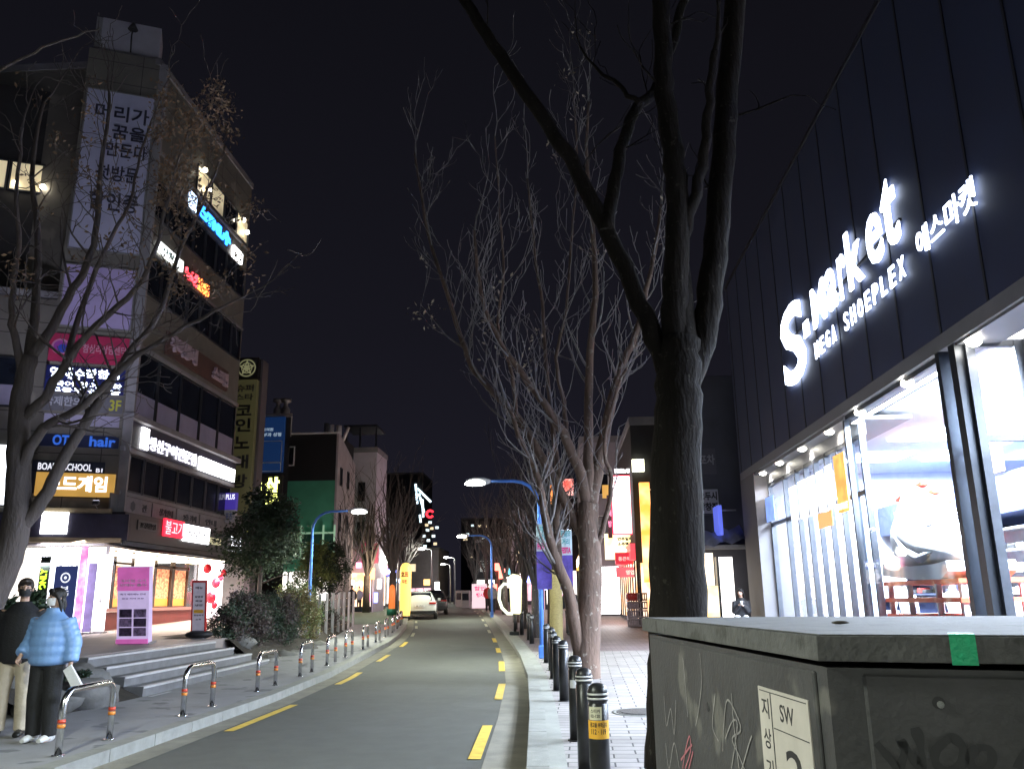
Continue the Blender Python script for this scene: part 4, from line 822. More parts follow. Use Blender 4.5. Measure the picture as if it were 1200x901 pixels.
for i in range(5):
    shelf('shoe_shelf',['tall white shoe shelf at the far left of the store interior','second tall shoe shelf from the far wall inside the store','shoe shelf on the back wall behind the giant sneaker','shoe shelf on the back wall right of the sneaker','shoe shelf on the back wall near the store entrance'][i],12.6,22.5-i*4,3.6,2.4,6,M_white,-PI/2)
for i,(x,y,w) in enumerate(((8.6,18.5,2.0),(9.6,9.6,2.2),(8.3,6.8,2),(8.4,21,1.6))):
    shelf('shoe_rack',['low double shoe rack behind the narrow windows','low shoe rack to the right of the entrance post','low shoe rack nearest the camera inside the store','low shoe rack at the column end of the store'][i],x,y,w,1.3,3,[M_white,M_navy2][i%2],-PI/2+.3*i)
mb=MB(); mb.box(9.2,13.2,2.2,24.9,3.15,3.95); nv=mb.build('mezzanine_band',M_navy2,ssx,world=True)
mb=MB()
for i,y in enumerate((4.5,6.2,9.5,12.6,14.8,18.2,20.4,22.6)): 
    mb.box(9.12,9.19,y,y+.9,3.35+.1*(i%2),3.7)
mb.build('mezzanine_labels',E('label_warm',(1,.7,.3),1.5),ssx,world=True)
mb=MB()
for k in range(5): mb.hexa([(7.4,18.9-.5*k,3.5-.22*k),(7.4,17.5-.5*k,3.7-.22*k),(7.55,17.5-.5*k,3.7-.22*k),(7.55,18.9-.5*k,3.5-.22*k),(7.4,18.9-.5*k,3.57-.22*k),(7.4,17.5-.5*k,3.77-.22*k),(7.55,17.5-.5*k,3.77-.22*k),(7.55,18.9-.5*k,3.57-.22*k)],0 if k<2 else 1)
t=tag(mb.build('angled_shelf_bars',[M_coral,M_yel]),'slanting coral and yellow shelf bars above the giant sneaker','display bars')
mb=MB(); mb.box(9.1,9.16,17.6,19.0,3.97,4.8); tag(mb.build('hanging_poster',E('poster_amber',(1,.6,.2),1.2,1.5,.3)),'amber poster hanging high behind the big shop window','poster')
# posters in the recessed windows
XF2=FR((XR-.14,0,0),(0,-1,0))
def rposter(name,label,pl,pr,pt,pb,mat,txt=None,lm=None):
    u0,_=XF2.hit(pl,pt);u1,_=XF2.hit(pr,pt); xm=(pl+pr)/2; z1=XF2.hit(xm,pt)[1]; z0=XF2.hit(xm,pb)[1]
    return sign(name,label,'poster',XF2,u0,u1,z0,z1,-.06,.02,mat,txt or (),lm)
ES=E('poster_white',(.95,.97,1),2.0,1.5,.15)
o=rposter('lit_poster','orange picture poster at the near end of the recessed windows',973,986,532,602,E('poster_orange',(1,.5,.12),1.4,2.5,.4),[('SALE',.1,.9,.05,.16)],E('poster_cream',(1,.9,.6),2))
for k,(a,b,t_,b_) in enumerate([(963,971,545,598),(953,961,552,601),(943,951,558,605),(932,941,563,608),(922,930,570,611)]):
    rposter('lit_poster',ordinal(k+1)+' upper white poster beyond the orange one in the recessed windows',a,b,t_,b_,ES)['group']='white posters in the recessed windows'
rposter('sale_poster','blue poster with a white ship shape beside the grey column',890,904,583,612,E('poster_blue',(.25,.4,.85),1.3,3,.3))
rposter('sale_poster','small orange poster under the transom of the recessed windows',955,972,600,618,E('poster_orange_small',(1,.4,.15),1.3))
# mannequins
def mannequin(x,y,label,m):
    t=T('mannequin',label,'mannequin',(x,y,.145)); mb=MB()
    mb.tube([(0,0,.85),(0,0,1.0),(0,0,1.2),(0,0,1.4),(0,0,1.46),(0,0,1.55)],[(.15,.1),(.12,.09),(.15,.1),(.19,.09),(.06,.05),(.05,.05)],12); mb.sphere((0,0,1.66),(.08,.1,.12),12,8)
    for s in(-1,1): mb.tube([(s*.08,0,.9),(s*.09,0,.5),(s*.09,0,.08)],[.08,.055,.035],10); mb.tube([(s*.19,0,1.38),(s*.24,0,1.1),(s*.22,-.08,.85)],[.045,.035,.025],8)
    mb.build('figure',m,t); MB().cyl((0,0,0),.22,.03,20).build('base',M_blackmetal,t)
mannequin(7.6,17.2,'white mannequin behind the nearest recessed window',M_white); mannequin(7.5,19.3,'white mannequin farther along behind the recessed windows',M_white); mannequin(7.6,9.9,'white mannequin behind the entrance side glass',M_white)
# low row of bike-rail hoops at the recessed windows
for i in range(2):
    t=T('door_barrier',['thin black hoop barrier before the recessed doors','second thin black hoop barrier closer to the big window'][i],'barrier',(6.2,18.4-i*.9,.126)); MB().tube([(0,0,0),(0,0,.85),(0,.1,.95),(0,.4,.95),(0,.5,.85),(0,.5,0)],.022,8).build('rail',M_blackmetal,t); MB().cyl((0,0,0),.07,.01,12).build('foot_plate',M_blackmetal,t)
mb=MB()
for pts in[[(6.05,15.6),(6.05,12.3)]]: pass
# interior point to help the store read as evenly lit: the real ceiling fittings
for y in(5,9.5,14,18.5,22):
    L=bpy.data.lights.new('store_ceiling_light','AREA'); L.shape='RECTANGLE'; L.size=3.5; L.size_y=3; L.energy=4500; L.color=(.88,.93,1); o=bpy.data.objects.new('store_ceiling_light',L); C.objects.link(o); o.location=(9,y,4.85)
L=bpy.data.lights.new('window_wash_light','AREA'); L.shape='RECTANGLE'; L.size=.6; L.size_y=4; L.energy=3500; L.color=(.9,.95,1); o=bpy.data.objects.new('window_wash_light',L); C.objects.link(o); o.location=(5.85,14,4.8); o.rotation_euler=(0,R_(-22),0)
# ================================================================ trees
def rv(s=1.): return Vector((rnd.gauss(0,s),rnd.gauss(0,s),rnd.gauss(0,s)))
def grow(mb,p,d,L,r,lvl,tips,up=.12,wob=.16,kids=(3,5),rmin=.006,mi=0,spread=.75,ratio=.62):
    n=5 if lvl>0 else 4; P_=[p.copy()];R2=[r];q=p.copy();d=d.normalized(); pts=[]
    for i in range(n):
        d=(d+rv(wob)+Vector((0,0,up))).normalized(); q=q+d*(L/n); P_.append(q.copy()); R2.append(max(rmin,r*(1-.75*(i+1)/n))); pts.append((q.copy(),d.copy(),R2[-1]))
    mb.tube(P_,R2,3 if r<.02 else (5 if r<.05 else 8),mi,caps=False)
    if lvl<=0: tips.append((q,d)); return
    k=rnd.randint(*kids)
    for j in range(k):
        i=min(n-1,int((j+.6)/k*n)); c,dd,rr_=pts[i]
        s=dd.orthogonal().normalized(); s=Matrix.Rotation(rnd.uniform(0,2*PI),3,dd)@s
        nd=(dd*(1-spread*.45)+s*spread*rnd.uniform(.5,1)).normalized()
        grow(mb,c,nd,L*ratio*rnd.uniform(.7,1.15),max(rmin,rr_*.72),lvl-1,tips,up,wob,kids,rmin,mi,spread,ratio)
    tips.append((q,d))
def crs(pts,k=4):
    out=[];n=len(pts)
    for i in range(n-1):
        p=[pts[max(0,min(n-1,i+j))] for j in(-1,0,1,2)]
        for t in range(k):
            t/=k; out.append(.5*(2*p[1]+(p[2]-p[0])*t+(2*p[0]-5*p[1]+4*p[2]-p[3])*t*t+(3*p[1]-p[0]-3*p[2]+p[3])*t**3))
    out.append(pts[-1]); return out
def limb(mb,px,Y,r0,r1,dy=0,n=12,wig=.015,top=None):
    """a limb through points of the photo, taken at its real distance Y and leaning dy metres away by its end"""
    m=len(px); P3=[aty(a,b,Y+dy*i/(m-1)) for i,(a,b) in enumerate(px)]
    q=crs(P3); k=len(q); q=[v+rv(wig*(0 if i in(0,k-1) else 1)*.6) for i,v in enumerate(q)]
    R=[r0+(r1-r0)*(i/(k-1))**.8 for i in range(k)]
    mb.tube(q,R,n); return q,R
def spawn(mb,q,R,tips,every,L,lvl,start=.3,up=.12,wob=.16,kids=(2,4),rmin=.006,spread=.8,rs=.5):
    k=len(q); i=start*k
    while i<k-1:
        a=int(i); d=(q[a+1]-q[a]).normalized(); s=Matrix.Rotation(rnd.uniform(0,2*PI),3,d)@d.orthogonal().normalized()
        grow(mb,q[a],(d*.6+s*spread).normalized(),L*rnd.uniform(.6,1.2)*(1.15-.5*i/k),max(rmin,R[a]*rs),lvl,tips,up,wob,kids,rmin)
        i+=every*rnd.uniform(.6,1.4)
    grow(mb,q[-1],(q[-1]-q[-2]).normalized(),L,R[-1]*.9,lvl,tips,up,wob,kids,rmin)
def leaves(tips,mat,parent,n,size,spread=.12,name='leaves'):
    mb=MB()
    for k in range(n):
        p,d=rnd.choice(tips); c=p+rv(spread); a=rv().normalized(); b=a.orthogonal().normalized(); b=Matrix.Rotation(rnd.uniform(0,6.3),3,a)@b; s=size*rnd.uniform(.5,1.2)
        mb.add([c-b*s*.5,c+a*s*.22+rv(.003),c+b*s*.5+a*.1*s,c-a*s*.22],[(0,1,2,3)])
    return mb.build(name,mat,parent,world=True)
M_leafb=P('dead_leaf_brown',(.21,.135,.085),.8,0,9,.5); M_leafg=P('dead_leaf_pale',(.32,.27,.2),.8,0,9,.4)
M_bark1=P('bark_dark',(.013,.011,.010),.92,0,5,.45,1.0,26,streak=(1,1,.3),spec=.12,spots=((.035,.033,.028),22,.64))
M_bark3=P('bark_left',(.11,.09,.085),.9,0,4,.35,.9,26,streak=(1,1,.3))
# the big dark tree behind the cabinet
Y=6.0; base=aty(797,722,Y); t1=T('bare_tree','large dark bare tree right behind the grey cabinet','tree',(base.x,Y,.12))
tr=MB(); tips=[]
q0,R0=limb(tr,[(797,900),(797,800),(796,722),(792,600),(794,500),(796,440),(798,400)],Y,.235,.15,0,22,.012)
a1=limb(tr,[(804,450),(822,400),(834,340),(841,260),(848,160),(854,80),(862,-10),(868,-90)],Y,.105,.085,.25,16)
a2=limb(tr,[(794,450),(791,380),(792,320),(795,240),(789,180),(779,110),(776,50),(772,-30),(770,-100)],Y,.11,.062,-.15,16)
a3=limb(tr,[(790,455),(768,398),(740,335),(702,250),(655,165),(605,92),(570,40),(538,-10),(515,-60)],Y,.082,.042,.1,14)
a4=limb(tr,[(712,270),(717,225),(728,178),(745,130),(768,108),(785,60),(800,10),(815,-40)],Y,.058,.035,.3,12)
a5=limb(tr,[(797,290),(812,240),(824,180),(832,120),(838,60)],Y,.055,.03,-.3,12)
a6=limb(tr,[(750,122),(725,100),(700,82),(680,55)],Y,.024,.01,.2,8)
limb(tr,[(798,425),(799,385),(800,345),(800,310)],Y,.15,.05,.05,18,.0)
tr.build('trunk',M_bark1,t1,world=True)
cr=MB()
for q,R,L,s in((a1[0],a1[1],.8,.45),(a2[0],a2[1],.8,.4),(a3[0],a3[1],.7,.45),(a4[0],a4[1],.6,.3),(a5[0],a5[1],.5,.4),(a6[0],a6[1],.5,.3)): spawn(cr,q,R,tips,7,L,1,s,.1,.2,(2,3),.004,rs=.18)
for (a,b,c,d_) in(((836,300),(842,250),(850,215),1),((790,100),(812,70),(835,55),1)): pass
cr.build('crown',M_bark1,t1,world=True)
# forked tree on the right pavement
Y=16.3; base=aty(687,795,Y); t2=T('bare_tree','tall forked bare tree with many fine pale twigs, behind the bollards','tree',(base.x,Y,.15))
tr=MB(); tips=[]
L2=[limb(tr,[(687,803),(688,760),(690,710),(692,660),(689,620),(690,590)],Y,.27,.19,0,18,.01),
 limb(tr,[(690,610),(697,565),(708,510),(718,465),(728,430),(744,395),(758,340),(768,290),(775,240)],Y,.15,.03,.8,12),
 limb(tr,[(690,600),(680,555),(664,515),(650,492),(634,468),(610,436),(588,405),(570,365),(560,320),(556,270)],Y,.12,.025,-.8,12),
 limb(tr,[(690,590),(690,540),(689,470),(692,400),(698,330),(694,260),(688,190),(690,120)],Y,.12,.025,.3,12),
 limb(tr,[(690,660),(682,628),(656,574),(638,540),(605,487),(580,462),(553,430),(542,400),(526,350),(506,290),(494,230),(486,180)],Y,.12,.022,.6,12),
 limb(tr,[(686,790),(675,740),(668,700),(655,665),(644,630),(636,590),(630,555),(612,520),(598,480)],Y,.15,.035,-.9,12),
 limb(tr,[(655,665),(652,610),(655,560),(648,500),(640,430),(636,360),(626,290),(618,210)],Y,.08,.02,1.0,10),
 limb(tr,[(700,640),(712,600),(716,560),(708,520),(722,460),(735,430)],Y,.06,.02,-.8,8),
 limb(tr,[(664,515),(660,470),(652,420),(664,360),(670,280),(676,190),(672,110)],Y,.05,.015,.5,8),
 limb(tr,[(605,487),(600,440),(584,380),(590,320),(586,250),(580,160)],Y,.045,.014,-.5,8)]
tr.build('trunk',P('bark_pale',(.11,.072,.055),.9,0,6,.45,1.0,22,streak=(1,1,.3),spots=((.2,.17,.14),10,.62)),t2,world=True)
cr=MB()
for k,(q,R) in enumerate(L2[1:]): spawn(cr,q,R,tips,1.8,1.5,2,.32,.22,.12,(2,3),.0065,.5,.4)
cr.build('crown',M_twig,t2,world=True); print('twig faces',len(cr.f))
hi=[t for t in tips if t[0].z>5]; cl=[rnd.choice(hi) for _ in range(22)]
leaves(cl,M_leafg,t2,260,.11,.14)
# tree on the left behind the couple
Y=10.4; t3=T('bare_tree','leaning bare tree with brown dead leaves at the left edge','tree',(aty(-45,800,Y).x,Y,.13))
tr=MB(); tips=[]
L3=[limb(tr,[(-62,880),(-52,820),(-34,760),(-12,700),(8,655),(20,610),(21,560),(22,500),(27,450),(35,418)],Y,.27,.10,0,18,.01),
 limb(tr,[(35,418),(60,385),(85,340),(105,300),(115,250),(118,200),(125,150),(128,110)],Y,.075,.02,.4,12),
 limb(tr,[(27,455),(22,412),(14,380),(14,340),(22,290),(20,220),(26,150)],Y,.06,.02,-.5,10),
 limb(tr,[(33,430),(42,350),(44,270),(38,190),(52,120)],Y,.075,.02,.6,10),
 limb(tr,[(21,570),(30,536),(48,505),(58,497),(98,474),(135,438),(170,410),(215,385),(250,365),(290,345)],Y,.085,.014,-.4,10),
 limb(tr,[(18,625),(49,586),(75,537),(105,487),(128,450),(150,415),(185,370),(205,310),(235,240),(262,180)],Y,.1,.014,.3,10),
 limb(tr,[(28,490),(52,466),(75,430),(97,398),(130,365),(165,330),(185,280),(200,220),(222,150)],Y,.075,.014,-.3,10),
 limb(tr,[(75,430),(100,350),(125,290),(150,240),(165,180),(190,110)],Y,.045,.012,.5,8),
 limb(tr,[(-60,130),(-20,95),(40,62),(80,45),(118,33)],Y-2,.025,.008,.3,8)]
tr.build('trunk',M_bark3,t3,world=True)
cr=MB()
for q,R in L3[1:8]: spawn(cr,q,R,tips,1.9,1.0,2,.3,.06,.2,(2,3),.005,.85,.4)
cr.build('crown',M_bark3,t3,world=True)
up=[t for t in tips if t[0].z>4.2]
def pxof(v):
    w=v-CAM; k=w.dot(_f); return CX+F*w.dot(_rt)/k,CY-F*w.dot(_up)/k
ok=[t for t in up if 90<pxof(t[0])[1]<340 and pxof(t[0])[0]<305]; rnd.shuffle(ok)
near=[t for t in ok if 185<pxof(t[0])[0]]+ok[:70]
leaves(near,M_leafb,t3,3600,.075,.085)
# generic bare street trees
def bare(name,label,x,y,h,seed,group=None,lean=0,tr_r=.14,spr=.35,zb=None,limbs=6,lv=2):
    rnd.seed(seed); z=(tz(y)+.12) if zb is None else zb; t=T(name,label,'tree',(x,y,z),0,group); mb=MB(); hb=h*.3
    q=[Vector((0,0,0)),Vector((lean*.2,0,hb*.5)),Vector((lean*.5,0,hb))]; mb.tube(q,[tr_r*1.15,tr_r,tr_r*.9],12); mb.build('trunk',M_bark,t)
    cr=MB(); tp=[]
    for i in range(limbs):
        a=2*PI*i/limbs+rnd.uniform(-.4,.4); grow(cr,q[-1]-Vector((0,0,.15*rnd.random())),Vector((math.cos(a)*spr,math.sin(a)*spr,1)),h*.62*rnd.uniform(.8,1.1),tr_r*.5,lv,tp,.12,.12,(3,5),.009,ratio=.5,spread=.6)
    cr.build('crown',M_twigd,t); return t
M_twigd=P('twig_dark',(.085,.075,.072),.85,0,4,.3)
G='bare trees down the right pavement'
def copyt(src,label,x,y,rz,s=1,group=None):
    o=dup(src,(x,y,tz(y)+.12),rz,label,group); o.scale=(s,s,s); return o
tA=bare('bare_tree','bare tree beside the beer mug sign',Rk(29)+.9,29,5.6,11,G)
tB=bare('bare_tree','bare tree just beyond the one by the mug sign',Rk(34.5)+.9,34.5,6,12,G)
copyt(tA,'third bare tree beyond the mug sign on the right pavement',Rk(40)+.9,40,2,1.05,G); copyt(tB,'fourth bare tree beyond the mug sign on the right pavement',Rk(49)+.9,49,1,1.1,G)
copyt(tA,'fifth bare tree beyond the mug sign on the right pavement',Rk(58)+1,58,4,1.2,G); copyt(tB,'sixth bare tree beyond the mug sign, near the far street bend',Rk(70)+1,70,3,1.2,G); copyt(tA,'seventh bare tree beyond the mug sign, by the far street bend',Rk(85)+1,85,5,1.3,G)
copyt(tB,'bare tree squeezed between the mug sign and the wrapped tree',Rk(26.8)+1.3,26.8,2.6,.85,G); copyt(tA,'bare tree set back from the kerb behind the mug sign',Rk(37)+2.2,37,1.6,1.0,G)
G2='bare trees down the left pavement'
tC=bare('bare_tree','dense dark bare tree beside the glowing yellow tube sign',-10.3,53,8.2,21,G2,tr_r=.24,limbs=9,spr=.3)
copyt(tC,'bare tree in front of the pale house, left of the yellow tube sign',-12.6,56,2,.95,G2); copyt(tB,'small bare tree in front of the white house at the kerb bend',-12.2,49,.5,1.15,G2)
copyt(tC,'bare tree directly beyond the parked cars',-13.0,72,1,1.0,G2); copyt(tC,'bare tree by the left kerb far beyond the parked cars',-17.5,88,3,1.0,G2)
# wrapped trunk
t=T('wrapped_tree','bare tree with its trunk wrapped in straw matting','tree',(-.12,24,tz(24)+.12))
mb=MB(); mb.tube([(0,0,0),(0,0,.4),(.02,0,1.2),(0,0,2.1)],[.19,.185,.18,.17],14); mb.build('straw_wrap',P('straw_matting',(.26,.21,.09),.9,0,14,.3,.6,60,streak=(1,1,6)),t)
rnd.seed(5); mb=MB(); mb.tube([(0,0,2.05),(0,0,2.6)],[.13,.12],12); mb.build('trunk',M_bark,t); cr=MB(); tp=[]
for i in range(6): a=i*1.05; grow(cr,Vector((0,0,2.5)),Vector((math.cos(a)*.4,math.sin(a)*.4,1)),3.0,.07,2,tp,.12,.13,(3,4),.008,ratio=.55)
cr.build('crown',M_twig,t)
# evergreens and bushes
def clumps(mb,c,r,ncl,nl,ls,seed=0,flat=0,mi2=.0):
    rnd.seed(seed+100)
    for i in range(ncl):
        d=rv().normalized(); k=rnd.random()**.4; cc=Vector((c[0]+d.x*r[0]*k,c[1]+d.y*r[1]*k,c[2]+d.z*r[2]*k)); cr_=min(r)*rnd.uniform(.16,.34); m=1 if rnd.random()<mi2 else 0
        for j in range(nl):
            p=cc+rv(cr_*.6); a=rv().normalized(); b=a.orthogonal().normalized(); s=ls*rnd.uniform(.6,1.3)
            mb.add([p-b*s*.5,p+a*s*.25,p+b*s*.5,p-a*s*.25],[(0,1,2,3)],m)
def leafmat(name,c): return P(name,c,.6,0,3,.45)
M_ev=leafmat('evergreen_leaf',(.014,.03,.013)); M_ev2=leafmat('evergreen_leaf_light',(.03,.055,.022)); M_yg=leafmat('yellow_green_leaf',(.10,.13,.035)); M_gold=leafmat('golden_leaf',(.13,.10,.03)); M_redl=leafmat('purple_brown_leaf',(.05,.032,.03))
def ever(label,x,y,zb,h,wid,hb,seed,mats,dens=90):
    t=T('evergreen_tree',label,'tree',(x,y,zb)); mb=MB(); mb.tube([(0,0,0),(.03,0,h*.4),(0,0,h*.85)],[.09,.07,.02],8)
    rnd.seed(seed)
    for i in range(9): a=i*2.4; z=hb+(h-hb)*i/12; mb.tube([(0,0,z),(math.cos(a)*wid*.25,math.sin(a)*wid*.25,z+.25),(math.cos(a)*wid*.42,math.sin(a)*wid*.42,z+.3)],[.03,.02,.01],5)
    mb.build('trunk',M_bark,t); cr=MB(); H=h-hb
    clumps(cr,(0,0,hb+H*.42),(wid*.5,wid*.5,H*.36),dens,70,.11,seed,mi2=.35); clumps(cr,(.1*wid,0,hb+H*.72),(wid*.34,wid*.34,H*.3),dens//2,70,.11,seed+1,mi2=.35); clumps(cr,(-.18*wid,0,hb+H*.85),(wid*.12,wid*.12,H*.2),10,50,.1,seed+2)
    cr.build('crown',mats,t); return t
z27=Pz(27)
ever('large dark evergreen beside the end of the corner building',-9.75,27.6,z27+.05,4.3,2.6,1.25,1,[M_ev,M_ev2],110)
ever('yellow green tree in front of the green shopfront',-10.9,38,.52,3.6,1.9,1.3,2,[M_yg,M_ev2],60)
ever('small dark evergreen in front of the pink awning',-11.6,43,.6,4.0,2.0,1.2,3,[M_ev,M_ev],70)
def bush(label,c,r,n,mats,seed,name='bush',ls=.065,nl=120):
    t=T(name,label,'bush',(c[0],c[1],c[2]-r[2])); mb=MB(); clumps(mb,(0,0,r[2]),r,n,nl,ls,seed,mi2=.4); mb.build('leaves',mats,t); st_=MB(); rnd.seed(seed)
    for i in range(9): a=i*.7; st_.tube([(.05*math.cos(a)*r[0],.05*math.sin(a),0),(math.cos(a)*r[0]*.55,math.sin(a)*r[1]*.55,r[2]*1.2)],[.014,.006],5)
    st_.build('stems',M_bark,t); return t
bush('dark purplish hedge bush beside the leaning notice board',(-7.95,21.5,1.08),(.6,1.35,.72),120,[M_redl,M_ev],11)
bush('dark green hedge bush in the middle of the planting bed',(-7.95,24.0,1.1),(.6,1.5,.72),120,[M_ev,M_redl],12)
bush('large golden bush at the far end of the hedge',(-8.15,26.7,1.15),(.65,1.5,.85),130,[M_gold,M_yg],13)
bush('round clipped bush behind the golden bush',(-9.3,30.3,1.75),(.75,.75,.55),60,[M_ev2,M_yg],14)
bush('glossy planter bush behind the woman in the blue jacket',(-8.05,12.75,1.15),(.42,.42,.62),38,[M_ev2,M_ev],15,ls=.09)
bush('low creeping bush between the boulders beside the steps',(-7.5,12.9,.48),(.5,.55,.2),30,[M_ev,M_redl],16)
bush('low dark shrub behind the metal posts',(-8.9,31.8,1.1),(.5,2.4,.5),60,[M_ev,M_redl],17)
# metal posts with wires along the bed
fn=T('post_fence','row of galvanised posts with thin wires along the planting bed','fence',(-8.1,28.6,tz(28.6)+.13))
for i in range(7):
    y=28.6+1.5*i; x=-8.0-.17*i; z=tz(y)+.13; mb=MB(); mb.bbox(x-.045,x+.045,y-.045,y+.045,z-.05,z+1.5,.008); mb.build('post',M_steel if 0 else M_grey,fn,world=True)
mb=MB()
for k in range(4):
    mb.tube([(-8.0-.17*i,28.6+1.5*i,tz(28.6+1.5*i)+.4+.33*k) for i in range(7)],.009,5)
mb.build('wire',M_steel,fn,world=True)
rnd.seed(99)
# ================================================================ people
def remesh(mb,vox,smooth=5):
    me=bpy.data.meshes.new('tmp'); me.from_pydata([tuple(a) for a in mb.v],[],mb.f); o=bpy.data.objects.new('tmp',me); C.objects.link(o)
    m=o.modifiers.new('r','REMESH'); m.mode='VOXEL'; m.voxel_size=vox; m.use_smooth_shade=True
    s=o.modifiers.new('s','SMOOTH'); s.factor=.5; s.iterations=smooth
    r=bpy.data.meshes.new_from_object(o.evaluated_get(bpy.context.evaluated_depsgraph_get())); bpy.data.objects.remove(o); bpy.data.meshes.remove(me); return r
def rbuild(mb,name,mat,parent,vox,smooth=5):
    me=remesh(mb,vox,smooth); me.name=name; me.materials.append(mat); o=bpy.data.objects.new(name,me); C.objects.link(o); o.parent=parent; return o
M_skin=P('skin',(.52,.33,.25),.55,0,6,.1)
def V3(*a): return Vector(a)
def seg(mb,a,b,r0,r1,n=10,k=4,rib=0,nr=6,ell=1.):
    a=Vector(a);b=Vector(b); K=k if not rib else nr*4; pts=[a.lerp(b,i/K) for i in range(K+1)]
    R=[(r0+(r1-r0)*i/K)*(1+(rib*(abs(math.sin(PI*nr*i/K))-.5) if rib else 0)) for i in range(K+1)]
    mb.tube(pts,[(r,r*ell) for r in R],n)
def hand(mb,w,d,side,grip=.6,s=1.):
    """palm and five separate fingers from wrist w along d, curling forward"""
    d=Vector(d).normalized(); f=Vector((0,-1,0)); f=(f-d*f.dot(d)).normalized(); x=d.cross(f)*side
    w=Vector(w); c=w+d*.045*s
    mb.tube([w-d*.02,w+d*.02*s,w+d*.06*s,w+d*.09*s],[(.024*s,.02*s),(.03*s,.018*s),(.036*s,.016*s),(.034*s,.014*s)],10)
    for i,(o,l) in enumerate(((-.028,.068),(-.010,.078),(.010,.072),(.027,.056))):
        p=w+d*.085*s+f*o*s; cur=(x*grip+d*(1-grip*.6)).normalized(); cu2=(x*min(1,grip*1.5)-d*.2*grip+d*(1-grip)).normalized()
        mb.tube([p-d*.02,p+d*.012,p+d*.01+cur*l*.4*s,p+d*.01+cur*l*.55*s+cu2*l*.45*s],[.0095*s,.009*s,.0085*s,.0065*s],7)
    p=w+d*.03*s-f*.03*s; mb.tube([p,p+(d*.6-f*.6).normalized()*.03*s,p+(d*.6-f*.6).normalized()*.03*s+(d+x*.5).normalized()*.032*s],[.012*s,.011*s,.008*s],7)
def head(mb,c,s=1.,turn=0,nod=0):
    M=Matrix.Translation(c)@Matrix.Rotation(turn,4,'Z')@Matrix.Rotation(nod,4,'X'); mb.M=M
    mb.sphere((0,.012*s,.03*s),(.076*s,.093*s,.09*s),16,12); mb.sphere((0,-.012*s,-.03*s),(.06*s,.072*s,.085*s),14,10)
    mb.tube([(0,-.078*s,.03*s),(0,-.098*s,-.008*s),(0,-.086*s,-.022*s)],[.009*s,.015*s,.012*s],8)
    for q in(-1,1): mb.sphere((q*.076*s,.012*s,.0),(.012*s,.02*s,.03*s),8,6); mb.sphere((q*.04*s,-.055*s,-.015*s),(.025*s,.02*s,.022*s),8,6)
    mb.tube([(-.022*s,-.083*s,-.052*s),(0,-.09*s,-.052*s),(.022*s,-.083*s,-.052*s)],[.005,.008,.005],6); mb.M=None; return M
